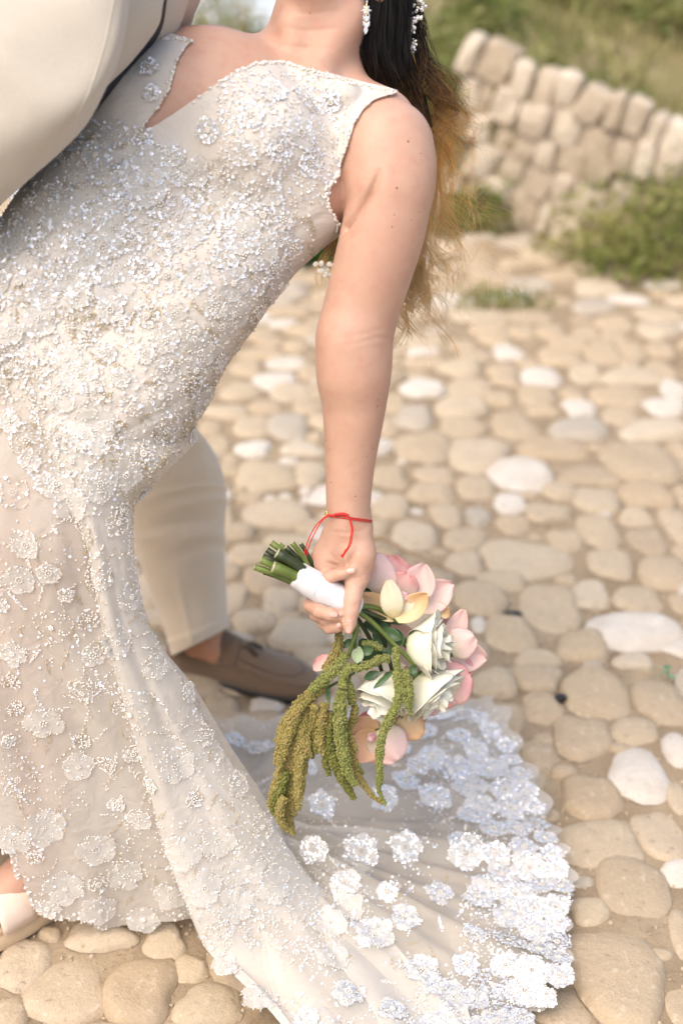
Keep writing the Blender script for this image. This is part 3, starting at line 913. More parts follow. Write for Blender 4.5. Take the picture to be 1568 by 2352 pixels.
# fold of the armpit and elbow creases
# hand: palm to the camera, thumb pressing down, fingers closed round the wrapped stems
fl = (FWD, 1.35)
B.chain([px(800, 1205, 1.856), px(795, 1260, 1.872), px(785, 1310, 1.890)], [.0268, .032, .033], .014, fl)
B.chain([px(772, 1240, 1.862), px(748, 1290, 1.872), px(738, 1325, 1.885)], [.017, .018, .014], .014)      # heel of the hand
B.chain([px(824, 1225, 1.852), px(826, 1275, 1.850), px(820, 1325, 1.852)], [.015, .0185, .0165], .014)    # ball of the thumb
B.chain([px(818, 1325, 1.852), px(810, 1378, 1.842), px(806, 1405, 1.838)], [.0150, .0105, .0098], .006)
B.chain([px(806, 1405, 1.838), px(802, 1432, 1.836), px(800, 1446, 1.838)], [.0098, .0088, .0065], .004)
B.chain([px(730, 1322, 1.885), px(733, 1322, 1.868), px(757, 1326, 1.846), px(784, 1317, 1.838), px(808, 1311, 1.836)], [.010, .0090, .0084, .0078, .0066], .004)
fing = [
    ([(760, 1345, 1.900), (722, 1372, 1.892), (713, 1390, 1.868), (734, 1404, 1.842), (762, 1412, 1.836), (774, 1413, 1.836)], [.011, .0098, .0092, .0090, .0082, .0062]),
    ([(780, 1360, 1.905), (738, 1396, 1.898), (727, 1412, 1.874), (748, 1420, 1.852), (776, 1414, 1.842), (789, 1409, 1.840)], [.011, .0098, .0092, .0088, .0078, .0060]),
    ([(800, 1375, 1.905), (764, 1420, 1.900), (744, 1430, 1.878), (757, 1441, 1.858), (776, 1438, 1.850), (783, 1433, 1.847)], [.011, .0098, .0090, .0085, .0078, .0060])]
for P_, r_ in fing:
    B.chain(pxs(P_), r_, .0035)
BV, BF = B.mesh()
del B
BN = vnormals(BV, BF)
bbvh = BVHTree.FromPolygons(BV.tolist(), BF.tolist())
CAMV = Vector((0, 0, CAM_H))
def crease(L, w, depth):
    """press a fine skin fold into the surface along a line seen on the skin"""
    Q = []
    for (u, v) in catmull(np.array(L, float), 24):
        h = bbvh.ray_cast(CAMV, (Vector(px(u, v, 1.0)) - CAMV).normalized(), 12)[0]
        if h is not None: Q.append(h)
    Q = np.array(Q)
    lo_, hi_ = Q.min(0) - 3 * w, Q.max(0) + 3 * w
    k = np.where(((BV > lo_) & (BV < hi_)).all(1))[0]
    D2 = ((BV[k][:, None] - Q[None]) ** 2).sum(-1)
    fade = np.clip(np.linspace(0, 1, len(Q)) * 1.8, 0, 1)[D2.argmin(1)]        # folds start softly
    BV[k] -= BN[k] * (depth * fade * np.exp(-D2.min(1) / (w * w)))[:, None]
for (L, w, dp) in [([(752, 800), (790, 794), (830, 786), (862, 776), (890, 778)], .0028, .0008), ([(748, 785), (790, 776), (836, 766), (880, 754)], .0028, .0005), ([(800, 812), (840, 800), (880, 796)], .0028, .0004),
        ([(872, 385), (864, 412), (848, 446), (820, 484), (790, 524)], .0042, .008), ([(870, 400), (850, 440), (820, 484), (790, 524)], .010, .003),
        ([(752, 1218), (790, 1224), (840, 1218)], .0025, .0014), ([(756, 1210), (800, 1213), (842, 1208)], .0025, .0008),
        ([(744, 1290), (765, 1297), (782, 1304)], .0028, 0.0033), ([(756, 1270), (772, 1284), (786, 1302)], .0028, 0.0030), ([(822, 1262), (805, 1282), (794, 1302)], .0028, 0.0030), ([(772, 1262), (783, 1284), (790, 1300)], .0025, 0.0023),
        ([(800, 1340), (818, 1331), (834, 1322)], .0022, .0010), ([(798, 1350), (816, 1341), (832, 1334)], .0022, .0009), ([(800, 1393), (808, 1391), (818, 1390)], .002, .0009), ([(800, 1398), (808, 1397), (817, 1396)], .002, .0008),
        ([(640, 62), (700, 70), (770, 66)], .003, .0011), ([(628, 100), (690, 108), (760, 112)], .003, .0009), ([(636, 24), (700, 30), (780, 26)], .003, .0008)]:
    crease(L, w, dp)
bride = empty('person', tuple(gnd(0, 2060)), label='woman in a beaded ivory wedding gown leaning back, one arm hanging with a bouquet', category='person')
body = mk('body', BV, BF, M['skin'], bride)
BN = vnormals(BV, BF)
bbvh = BVHTree.FromPolygons(BV.tolist(), BF.tolist())
def hit(bvh, u, v):
    d = Vector(px(u, v, 1.0)) - CAMV
    return bvh.ray_cast(CAMV, d.normalized(), 12)
def onbody(u, v, off=0.0):
    h, n, _, _ = hit(bbvh, u, v)
    if h is None: return None
    return np.array(h) + np.array(n) * off, np.array(n)
# nails
def nail(uv0, uv1, w, dz):
    a, b = onbody(*uv0), onbody(*uv1)
    if a is None or b is None: return
    A = a[0]; Bv = b[0]; T = Bv - A; L = np.linalg.norm(T); T /= L
    Nn = a[1] + b[1]; Nn -= T * (Nn @ T); Nn /= np.linalg.norm(Nn)
    X = np.cross(T, Nn)
    s = np.linspace(-.02, 1.28, 12); q = np.linspace(-1, 1, 9)
    V = []
    for si in s:
        ww = w * (1 if si < .8 else math.sqrt(max(0, 1 - ((si - .8) / .485) ** 2))) * (1 if si > .2 else math.sqrt(max(.05, 1 - ((.2 - si) / .23) ** 2)))
        for qq in q:
            V.append(A + T * L * si + X * ww * qq + Nn * (.0017 - .0016 * (qq * ww / w) ** 2 - .0010 * max(0, si - .7)))
    F = gridF(12, 9)
    o = mk('fingernail', V, F, M['nail'], body)
    sm = o.modifiers.new('solid', 'SOLIDIFY'); sm.thickness = .0009; sm.offset = 0
nail((803.5, 1424), (801, 1448), .0046, 0)
nail((797, 1313), (811, 1310), .0038, 0)
nail((756, 1411), (771, 1412), .0038, 0)
nail((778, 1411), (787, 1409), .0034, 0)
nail((773, 1438), (781, 1434), .0036, 0)
# lashes, brows and lips
for q in (-1, 1):
    ls = np.array([fp(.0865 - .3 * (x * .018) ** 2 * 30, .004 - .25 * abs(x) * .006, q * .032 + x * .018) for x in np.linspace(-1, 1, 12)])
    mk('eyelashes', *tube(ls, .0011, 5), M['mole'], body)
    bw = np.array([fp(.083 - .010 * (x + 1) * .5, .034 + .004 * math.sin((x + 1) * 1.3), q * (.034 + x * .018)) for x in np.linspace(-1, 1, 12)])
    mk('eyebrow', *tube(bw, np.linspace(.003, .0012, 12), 6), M['mole'], body)
M['lips'] = simple('lips', (.50, .20, .17), (.56, .24, .20), 200, .4)
for b_, a_ in ((-.053, .0935), (-.063, .0925)):
    lp = np.array([fp(a_ - .004 * x * x, b_ + .002 * math.cos(3 * x), x * .019) for x in np.linspace(-1, 1, 14)])
    mk('lip', *tube(lp, .0045 * np.sqrt(np.clip(1 - np.linspace(-1, 1, 14) ** 2, .03, 1)), 8), M['lips'], body)
# moles
for (u, v, r) in [(937, 325, 2.2), (911, 432, 2), (966, 353, 1.2), (905, 493, 1.3), (900, 521, 1.6), (944, 505, 1.2), (963, 487, 1), (866, 934, 1.6), (868, 918, 1.2), (857, 1030, 1.4), (757, 1032, 1.4), (842, 1050, 1.2), (760, 1108, 1.4), (816, 1140, 1.5), (749, 1012, 1), (712, 30, 1.3), (795, 101, .9)]:
    p = onbody(u, v)
    if p is None: continue
    rot = normal_rot(p[1][None], 0)[0]
    Vm = (IV * np.array([1, 1, .35]) * r * .00072) @ rot.T + p[0]
    mk('mole', Vm, IF, M['mole'], body)

# ================================================================== gown
dress = None
bod_poly = [(330, 70), (400, 84), (452, 98), (432, 112), (408, 150), (398, 195), (375, 240), (322, 306), (360, 284), (405, 254), (455, 222), (500, 192), (545, 165), (590, 146), (640, 141), (700, 158), (760, 174), (830, 192), (880, 204), (915, 213), (908, 222), (862, 236), (838, 258), (818, 292), (806, 335), (795, 370), (775, 410), (752, 440), (754, 470), (770, 500), (787, 520), (778, 545), (720, 620), (640, 760), (560, 1040), (300, 1240), (-400, 1240), (-400, 300)]
bu, bv, bd = proj(BV)
inside = inpoly(bu, bv, bod_poly) & (BV[:, 2] > .70)
armax = pxs([(868, 395, 1.74), (812, 505, 1.76)])
fk = inside[BF].all(1)
used = np.unique(BF[fk]); remap = np.full(len(BV), -1, np.int32); remap[used] = np.arange(len(used))
bodF = remap[BF[fk]]
bodV = BV[used] + BN[used] * .004
# soft drapes of the fabric over the waist
dr = vnoise(np.stack([(bu * .55 + bv * .83) / 30, (bu * .83 - bv * .55) / 160, bd * 3], -1)[used], 4, 1.0)
bodV = bodV + BN[used] * (np.abs(dr) * .0035 * sstep(200, 450, bv[used]))[:, None]
# relax the cut edge
cnt = {}
for k in range(4):
    a, b = bodF[:, k], bodF[:, (k + 1) % 4]
    e = np.sort(np.stack([a, b], -1), 1)
    cnt[k] = e
E = np.concatenate(list(cnt.values())); Eu, ec = np.unique(E, axis=0, return_counts=True)
be = Eu[ec == 1]
for it in range(14):
    acc = np.zeros_like(bodV); nn = np.zeros(len(bodV))
    np.add.at(acc, be[:, 0], bodV[be[:, 1]]); np.add.at(acc, be[:, 1], bodV[be[:, 0]])
    np.add.at(nn, be[:, 0], 1); np.add.at(nn, be[:, 1], 1)
    k = nn >= 2
    bodV[k] = .5 * bodV[k] + .5 * acc[k] / nn[k][:, None]
dress = mk('gown', bodV, bodF, M['bodice'], bride, label='ivory gown with pearl, sequin and lace flower embroidery and sheer train')

def ringloft(Rs, Ls, front, back, n, m, fold=None):
    """closed tube through rings spanned between right and left edge points, bulging to the camera and away"""
    Rp = catmull(pxs(Rs), n); Lp = catmull(pxs(Ls), n)
    fr = catmull(np.asarray(front, float)[:, None], n)[:, 0]; bk = catmull(np.asarray(back, float)[:, None], n)[:, 0]
    th = np.linspace(0, 2 * np.pi, m, endpoint=False)
    mid = (Rp + Lp) / 2; half = (Rp - Lp) / 2
    c, s = np.cos(th), np.sin(th)
    bul = np.where(s[None] > 0, fr[:, None], bk[:, None]) * s[None]
    V = mid[:, None] + half[:, None] * c[None, :, None] + TOCAM[None, None] * bul[:, :, None]
    if fold is not None:
        t = np.linspace(0, 1, n)[:, None]
        f = fold(t, th[None])
        out = half[:, None] / np.linalg.norm(half, axis=1)[:, None, None] * c[None, :, None] + TOCAM * s[None, :, None]
        V = V + out * f[:, :, None]
    return V
# under skirt: a tube from the hips to the hem
sR = [(520, 840, 1.79), (440, 985, 1.80), (300, 1165, 1.82), (300, 1290, 1.84), (345, 1450, 1.90), (425, 1570, 1.94), (500, 1710, 1.99), (590, 1850, 2.03), (640, 1960, 2.06), (650, 2060, 2.08)]
sL = [(-60, 480, 1.80), (-140, 650, 1.80), (-230, 900, 1.82), (-250, 1100, 1.84), (-240, 1350, 1.90), (-230, 1550, 1.94), (-220, 1750, 1.99), (-215, 1950, 2.03), (-210, 2080, 2.06), (-210, 2170, 2.08)]
fr_ = [.100, .105, .110, .115, .115, .11, .10, .09, .075, .06]
bk_ = [.11, .115, .12, .13, .14, .15, .16, .17, .18, .18]
def sk_fold(t, th):
    a = sstep(.12, .6, t)
    return a * (.010 * np.sin(7 * th + 2.2 * t + .8 * np.sin(3 * th)) + .005 * np.sin(15 * th - 4 * t + 1.3 * np.sin(2 * th + 6 * t)) + .002 * np.sin(31 * th + 5 * t))
SV = ringloft(sR, sL, fr_, bk_, 120, 200, sk_fold)
SV[..., 2] = np.maximum(SV[..., 2], .02)
su, sv_, sdp = proj(SV.reshape(-1, 3))
SF = gridF(120, 200, True)
cut = inpoly(su[SF].mean(1), sv_[SF].mean(1), [(-400, 1940), (10, 1950), (45, 2020), (70, 2075), (100, 2112), (60, 2400), (-400, 2400)])
cut |= inpoly(su[SF].mean(1), sv_[SF].mean(1), [(40, 2085), (100, 2108), (180, 2116), (260, 2143), (330, 2152), (420, 2118), (720, 2160), (720, 2400), (-400, 2400)]) & (sdp[SF].mean(1) < 2.12)
SF = SF[~cut]
skirt = mk('skirt', SV.reshape(-1, 3), SF, M['tulle'], dress)
# front overskirt: a long panel with a folded edge that runs out onto the ground
oE = [(20, 740, 1.695), (55, 860, 1.70), (95, 1000, 1.715), (150, 1150, 1.735), (195, 1250, 1.755), (228, 1420, 1.80), (272, 1590, 1.845), (325, 1770, 1.89), (370, 1950, 1.93), (418, 2080, 1.945), (475, 2205, 1.945), (600, 2365, 1.885), (680, 2460, 1.82)]
oR = [(440, 990, 1.74), (415, 1035, 1.745), (360, 1100, 1.76), (306, 1160, 1.77), (308, 1260, 1.79), (342, 1430, 1.84), (415, 1560, 1.885), (490, 1690, 1.93), (610, 1870, 1.975), (725, 2030, 2.03), (835, 2110, 2.03), (950, 2260, 1.945), (1060, 2400, 1.86)]
n, m = 130, 60
E3, R3 = catmull(pxs(oE), n), catmull(pxs(oR), n)
s = np.linspace(0, 1, m)[None, :, None]; t = np.linspace(0, 1, n)[:, None]
OV = E3[:, None] * (1 - s) + R3[:, None] * s
sq = s[..., 0]
bulge = .030 * np.sin(np.pi * sq) ** .8 + sstep(.1, .5, t) * (.006 * np.sin(5 * sq + 3 * t) + .004 * np.sin(11 * sq + 1.5 + 7 * t + np.sin(5 * t)) + .0012 * np.sin(27 * sq - 6 * t)) * np.sin(np.pi * np.clip(sq, .02, .98))
bulge = bulge - .035 * np.clip(1 - sq / .05, 0, 1) ** 2 - .07 * (1 - sstep(0, .16, t)) - .03 * (1 - sstep(0, .05, 1 - sq)) * (1 - sstep(.2, .4, t))
OV = OV + TOCAM * bulge[..., None]
OV[..., 2] = np.maximum(OV[..., 2], .04 + .012 * np.sin(9 * sq + 5 * t) ** 2)
over = mk('overskirt', OV.reshape(-1, 3), gridF(n, m)[:, ::-1].copy(), M['tulle_top'], dress)
# train spread on the stones
hem = [(470, 1705), (560, 1690), (680, 1668), (800, 1650), (930, 1634), (1040, 1628), (1115, 1640), (1165, 1690), (1195, 1760), (1240, 1850), (1268, 1930), (1288, 2000), (1310, 2060), (1292, 2120), (1298, 2200), (1285, 2280), (1235, 2345), (1170, 2400), (1060, 2460), (900, 2500), (700, 2500)]
n, m = 220, 80
H3 = catmull([gnd(*h) for h in hem], n)
C3p = gnd(520, 1990)
j = np.linspace(0, 1, m)[None]; a = np.linspace(0, 1, n)[:, None]
TVv = C3p + (H3[:, None] - C3p) * (j ** .85)[..., None]
rid = .5 + .5 * np.sin(2 * np.pi * (5.3 * a + .35 * j + .16 * np.sin(5 * j + 9 * a)))
rid2 = .5 + .5 * np.sin(2 * np.pi * (15.3 * a - .5 * j + .12 * np.sin(9 * a)))
zt = .034 + .055 * (1 - j) ** 2 + (.024 * rid ** 1.6 + .010 * rid2 ** 2) * (1 - .72 * j ** 1.5) + .006 * np.sin(60 * a) * j ** 2
wob = .012 * np.sin(2 * np.pi * 24 * a) * (j > .9) * (j - .9) * 10
TVv = TVv + (H3 - C3p)[:, None] * (wob / .6)[..., None]
TVv[..., 2] = zt
train = mk('train', TVv.reshape(-1, 3), gridF(n, m)[:, ::-1].copy(), M['tulle_train'], dress, label='sheer train spread over the cobbles with a dense white lace border')

# ---- embroidery laid on the fabric
allV = [bodV, SV.reshape(-1, 3), OV.reshape(-1, 3), TVv.reshape(-1, 3)]
allF = [bodF, SF, gridF(130, 60), gridF(n, m)]
off = 0; FF = []; owner = []
for i_, (v_, f_) in enumerate(zip(allV, allF)):
    FF.append(f_ + off); off += len(v_); owner += [i_] * len(f_)
gbvh = BVHTree.FromPolygons(np.concatenate(allV).tolist(), np.concatenate(FF).tolist())
def cloth(u, v):
    h, nn, ix, _ = hit(gbvh, u, v)
    if h is None: return None
    nn = np.array(nn)
    if nn @ (np.array(CAMV) - np.array(h)) < 0: nn = -nn
    return np.array(h), nn, owner[ix]
def blocked(u, v, P):
    """is the bare body (arm, shoulder) in front of the cloth here?"""
    h, nn, _, _ = hit(bbvh, u, v)
    return h is not None and (np.array(h) - P) @ FWD < -.012
SEQ = np.array([[math.cos(k * math.pi / 3), math.sin(k * math.pi / 3), 0] for k in range(6)] + [[.35 * math.cos(k * math.pi / 3), .35 * math.sin(k * math.pi / 3), -.12] for k in range(6)])
SEQF = np.array([[k, (k + 1) % 6, 6 + (k + 1) % 6, 6 + k] for k in range(6)])
SEQ3 = np.concatenate([SEQF[:, [0, 1, 2]], SEQF[:, [0, 2, 3]]])
IF3 = IF

def conform(P0, T, Bn, Nn, xy, lift):
    out = np.zeros((len(xy), 3)); lift = np.broadcast_to(lift, (len(xy),))
    nv = Vector(-Nn)
    for i, (x, y) in enumerate(xy):
        q = P0 + T * x + Bn * y
        h = gbvh.ray_cast(Vector(q + Nn * .03), nv, .07)[0]
        if h is not None and abs((np.array(h) - q) @ Nn) > .016: h = None
        out[i] = (np.array(h) if h is not None else q) + Nn * lift[i]
    return out
fl_mats = [M['organza'], M['pearl'], M['sequin'], M['gold']]
fl_mats_t = [M['organza_train'], M['pearl'], M['sequin_train'], M['gold']]
nflow = [0]
def flower(u, v, Rpx, kind='dense', npet=None, seed=None):
    if nflow[0] >= 300: return
    c = cloth(u, v)
    if c is None or blocked(u, v, c[0]): return
    P0, n0, own = c
    ns = [n0]
    for (du, dv) in ((14, 0), (-14, 0), (0, 14), (0, -14)):
        c2 = cloth(u + du, v + dv)
        if c2 is not None and np.linalg.norm(c2[0] - P0) < .06: ns.append(c2[1])
    Nn = np.mean(ns, 0); Nn /= np.linalg.norm(Nn)
    d = (P0 - np.array(CAMV)) @ FWD
    Rm = Rpx * d / FOC
    rr = np.random.default_rng(seed if seed is not None else int(u * 7 + v * 13))
    T = np.cross(Nn, rr.normal(size=3)); T /= np.linalg.norm(T); Bn = np.cross(Nn, T)
    k = npet or int(rr.integers(5, 7))
    mb = MB()
    a0 = rr.uniform(0, 6.28)
    bare = rr.uniform() < (.12 if kind == 'train' else .45 if own == 0 else .3)
    beads = []; seqs = []; golds = []
    for p in range(k):
        ang = a0 + 2 * np.pi * p / k + rr.normal(0, .10)
        L = Rm * rr.uniform(.85, 1.08); W = L * rr.uniform(.44, .54) * 5.3 / k
        nu, nv_ = 6, 7
        s_ = np.linspace(.10, 1, nu)[:, None]; q = np.linspace(-1, 1, nv_)[None]
        wid = W * np.sin(np.pi * np.clip(s_ * .62 + .06, 0, 1)) ** .8
        end = 1 - .22 * np.abs(q) ** 2.2
        X = L * s_ * end; Y = wid * q + 0 * s_
        lift = .0014 + .0018 * s_ * (1 - q ** 2) + .0009 * np.sin(q * 9 + p) * s_ + .0012 * (s_ > .9) * rr.uniform(0, 1)
        ca, sa = math.cos(ang), math.sin(ang)
        xy = np.stack([X * ca - Y * sa, X * sa + Y * ca], -1).reshape(-1, 2)
        V = conform(P0, T, Bn, Nn, xy, (lift + 0 * X).ravel())
        if not bare: mb.add(V, gridF(nu, nv_), 0)
        # beaded rim
        rim = [(X[-1, i], Y[-1, i]) for i in range(nv_)] + [(X[i, 0], Y[i, 0]) for i in (2, 3, 4)] + [(X[i, -1], Y[i, -1]) for i in (2, 3, 4)]
        for (x, y) in rim:
            x += rr.normal(0, .0008); y += rr.normal(0, .0008)
            e = (x * ca - y * sa, x * sa + y * ca)
            w = rr.uniform()
            if kind == 'train': seqs.append((e[0] * rr.uniform(.55, .93), e[1] * rr.uniform(.55, .93)))
            if kind == 'train' or kind == 'sequin': (seqs if w < .78 else beads).append(e)
            elif kind == 'pearl': (beads if w < .62 else golds if w < .85 else seqs).append(e)
            else: (seqs if w < .42 else beads if w < .75 else golds).append(e)
    nc = int(rr.integers(4, 9)); rc_ = rr.uniform(.0026, .0044)
    cen = [(0, 0)] + [(rc_ * math.cos(x), rc_ * math.sin(x)) for x in np.arange(nc) * 2 * np.pi / nc + rr.uniform(0, 6)]
    rb = rr.uniform(.0011, .0017)
    Pc = conform(P0, T, Bn, Nn, cen, .0030)
    V, F = scatter(Pc, np.full(len(Pc), rb)); mb.add(V, F, 1)
    if beads:
        Pb = conform(P0, T, Bn, Nn, beads, .0024)
        V, F = scatter(Pb, rr.uniform(.0009, .0015, len(Pb))); mb.add(V, F, 1)
    if golds:
        Pb = conform(P0, T, Bn, Nn, golds, .0022)
        V, F = scatter(Pb, rr.uniform(.0006, .0010, len(Pb))); mb.add(V, F, 3)
    if seqs:
        Pb = conform(P0, T, Bn, Nn, seqs, .0030)
        V, F = scatter(Pb, rr.uniform(.0016, .0023, len(Pb)), (SEQ, SEQ3), normal_rot(np.repeat(Nn[None], len(Pb), 0), .22 if kind == 'train' else .33)); mb.add(V, F, 2)
    mb.build('lace_flower', fl_mats_t if kind == 'train' else fl_mats, dress)
    nflow[0] += 1
    return True

placed = []
def tryflower(u, v, r, kind, sp):
    for (a_, b_) in placed:
        if (a_ - u) ** 2 + (b_ - v) ** 2 < sp * sp: return
    if flower(u, v, r, kind): placed.append((u, v))
pr = random.Random(21)
# bodice cup
for (u, v, r) in [(625, 210, 34), (700, 225, 36), (575, 265, 34), (690, 305, 38), (640, 340, 34), (560, 350, 32), (710, 375, 30), (760, 235, 26), (480, 300, 30), (345, 155, 22), (350, 215, 18)]:
    tryflower(u, v, r, 'sequin', 10)
# dense lace over the waist and hips
dense = [(300, 290), (330, 310), (430, 360), (520, 390), (620, 440), (700, 470), (745, 500), (735, 560), (660, 640), (605, 740), (545, 850), (470, 960), (345, 1130), (275, 1180), (170, 1190), (60, 1080), (-20, 960), (-20, 440), (150, 330)]
for _ in range(1500):
    u, v = pr.uniform(-20, 700), pr.uniform(280, 1190)
    if inpoly(np.array(u), np.array(v), dense):
        tryflower(u, v, pr.choice([22, 28, 36, 46]) * pr.uniform(.9, 1.1), 'dense' if v < 700 else 'pearl', pr.choice([40, 50, 56]) if v < 900 else 60)
# overskirt and skirt: scattered motifs
for (u, v, r) in [(150, 900, 50), (215, 990, 55), (60, 1010, 40), (30, 1130, 42), (130, 1110, 40), (230, 1110, 42), (270, 1200, 34), (60, 1250, 36), (300, 1370, 36), (230, 1330, 30), (270, 1475, 40), (360, 1530, 34), (45, 1330, 40), (120, 1440, 45), (30, 1500, 36), (300, 1640, 44), (430, 1590, 26), (100, 1660, 46), (190, 1590, 36), (40, 1790, 50), (180, 1760, 38), (400, 1760, 46), (320, 1880, 30), (100, 1900, 52), (220, 1950, 46), (290, 2010, 44), (150, 2040, 50), (230, 2090, 46), (110, 2085, 30), (30, 1930, 40), (330, 2110, 40), (390, 2060, 36), (420, 1960, 46), (500, 1930, 44), (570, 1990, 46), (470, 2040, 44), (540, 2080, 46), (630, 2030, 44), (690, 2080, 46), (600, 2130, 42), (760, 2120, 42), (500, 2150, 38), (520, 2220, 34), (600, 2290, 46), (760, 2200, 40), (680, 2190, 38), (800, 2090, 36), (545, 1800, 30), (600, 1900, 34), (470, 1690, 26)]:
    tryflower(u, v, r, 'pearl', 10)
# lace border and scattered flowers of the train
hx = np.array(hem, float)
hp = catmull(hx, 400)
for row, (inset, r, sp) in enumerate([(.03, 34, 36), (.10, 42, 44), (.20, 42, 52), (.31, 34, 74)]):
    for i in range(400):
        c0 = np.array([640, 2010.])
        q = hp[i] + (c0 - hp[i]) * (inset * (1 if hp[i][1] > 1700 else 1.3)) + np.array([pr.uniform(-8, 8), pr.uniform(-6, 6)])
        if q[0] < 905 and q[1] < 2300: continue
        tryflower(q[0], q[1], r * pr.uniform(.8, 1.1) * (.85 if q[1] < 1750 else 1), 'train', sp)
for (u, v, r) in [(830, 1955, 44), (930, 1945, 42), (1000, 1830, 40), (1090, 1880, 44), (1070, 1960, 44), (1060, 1770, 38), (880, 1830, 34), (740, 1850, 34), (960, 1760, 30), (1150, 1800, 40), (860, 1700, 34), (770, 1740, 30), (700, 1760, 28), (600, 1720, 34), (540, 1700, 30), (660, 1700, 28), (860, 2150, 46), (930, 2110, 36), (1010, 2050, 36), (1130, 2040, 46), (1150, 2120, 44), (1080, 2200, 40), (970, 2230, 44), (1040, 2290, 50), (1150, 2210, 44), (900, 2320, 34), (790, 2030, 36), (720, 1950, 34), (800, 2280, 40), (890, 2050, 26)]:
    tryflower(u, v, r, 'train', 22)

for _ in range(400):
    u, v = pr.uniform(0, 600), pr.uniform(1200, 2080)
    if u < 60 + (v - 1180) * .62: tryflower(u, v, pr.uniform(18, 30), 'pearl', 58)
# seed beads, pearls and sequins too small to count
def seedwork():
    P = []; Nn = []; Kd = []
    def put(u, v, kd):
        c = cloth(u, v)
        if c is None or blocked(u, v, c[0]): return
        P.append(c[0]); Nn.append(c[1]); Kd.append(kd)
    # leaf-shaped patches of champagne seed beads
    def patch(u, v, ang, L, W, n_, kd=2):
        ca, sa = math.cos(ang), math.sin(ang)
        for _ in range(n_):
            s_ = pr.uniform(-1, 1); q = pr.uniform(-1, 1) * (1 - s_ * s_) * W
            put(u + (L * s_) * ca - q * sa, v + (L * s_) * sa + q * ca, kd)
    def line(pts, n_, jit, kinds):
        q = catmull(np.array(pts, float), n_)
        for (u, v) in q: put(u + pr.gauss(0, jit), v + pr.gauss(0, jit), pr.choice(kinds))
    for _ in range(150):
        u, v = pr.uniform(0, 720), pr.uniform(300, 1150)
        if inpoly(np.array(u), np.array(v), dense): patch(u, v, pr.uniform(0, 3.14), pr.uniform(14, 26), pr.uniform(5, 9), 34)
    for _ in range(60):
        u = pr.uniform(0, 560); v = pr.uniform(1200, 2100)
        patch(u, v, pr.uniform(.8, 2.4), pr.uniform(12, 24), pr.uniform(4, 7), 22, pr.choice([2, 2, 1]))
    for _ in range(45):
        u = pr.uniform(760, 1180); v = pr.uniform(1750, 2340)
        patch(u, v, pr.uniform(0, 3.14), pr.uniform(12, 22), pr.uniform(3, 6), 20, pr.choice([2, 3, 1]))
    # vines of beads wandering between the flowers of the skirt
    for _ in range(46):
        u, v = pr.uniform(0, 520), pr.uniform(1200, 2050)
        a_ = pr.uniform(0, 6.28); b_ = pr.uniform(-1.2, 1.2)
        pts = [(u + 22 * k_ * math.cos(a_ + b_ * k_ * .35), v + 22 * k_ * math.sin(a_ + b_ * k_ * .35)) for k_ in range(5)]
        line(pts, 30, 1.6, pr.choice([[1, 1, 2], [2, 2, 1], [1, 3]]))
    # loose scatter
    for _ in range(5000):
        u, v = pr.uniform(-20, 720), pr.uniform(280, 1190)
        if inpoly(np.array(u), np.array(v), dense): put(u, v, pr.choice([1, 1, 1, 2, 2, 3, 3, 0]))
    for _ in range(2300):
        u = pr.uniform(0, 640); v = 1190 + 920 * pr.random() ** .7
        if vnoise(np.array([u / 60, v / 60, 0]), 3, 1.5) > -.05: put(u, v, pr.choice([1, 1, 2, 3]))
    for _ in range(900):
        u, v = pr.uniform(420, 860), pr.uniform(1880, 2180)
        put(u, v, pr.choice([1, 1, 2, 3]))
    for _ in range(2600):
        u, v = pr.uniform(640, 1310), pr.uniform(1630, 2350)
        if vnoise(np.array([u / 60, v / 60, 0]), 8, 1.5) > .05: put(u, v, pr.choice([1, 3, 3, 3, 2]))
    for _ in range(2600):
        a_ = hp[pr.randrange(110, 400)]; f_ = pr.random() ** 1.4 * .36
        q_ = a_ + (np.array([640, 2010.]) - a_) * f_
        put(q_[0] + pr.gauss(0, 6), q_[1] + pr.gauss(0, 5), pr.choice([1, 3, 3, 3, 1, 2]))
    for _ in range(1300):
        u, v = pr.uniform(500, 800), pr.uniform(160, 470)
        put(u, v, pr.choice([1, 2, 3, 3]))
    # beaded edges of neckline, armhole, fold and hem
    line([(450, 98), (425, 115), (402, 152), (392, 197), (370, 240), (325, 298)], 120, 3, [0, 0, 1, 2])
    line([(325, 300), (358, 281), (404, 251), (455, 220), (500, 191), (545, 164), (590, 147), (640, 143), (700, 159), (760, 176), (830, 194), (910, 214)], 250, 2.6, [0, 0, 1, 2])
    line([(908, 219), (862, 233), (835, 256), (813, 292), (800, 335), (790, 370), (770, 410), (750, 440), (752, 470), (768, 500), (784, 518)], 190, 3, [0, 0, 1, 2])
    line([(345, 92), (390, 88), (445, 98)], 50, 3, [0, 1, 2])
    line([(25, 760), (58, 870), (100, 1005), (154, 1150), (200, 1255), (233, 1420), (276, 1590), (330, 1770), (375, 1950), (424, 2080), (482, 2205), (600, 2350)], 560, 5, [1, 1, 2, 3])
    line([(305, 1165), (304, 1290), (346, 1450), (422, 1570), (497, 1705), (605, 1870), (715, 2020), (800, 2090), (835, 2118)], 420, 6, [1, 2, 2, 3])
    for kk in range(3):
        line([(630, 640), (560, 770), (500, 880), (436, 980), (360, 1080), (290, 1165)], 380, 10, [1, 2, 2, 2, 2])
    line([(0, 1945), (20, 1965), (50, 2030), (100, 2105), (180, 2110), (260, 2140), (330, 2150), (420, 2105)], 260, 8, [1, 1, 0])
    P = np.array(P); Nn_ = np.array(Nn); Kd = np.array(Kd)
    mb = MB()
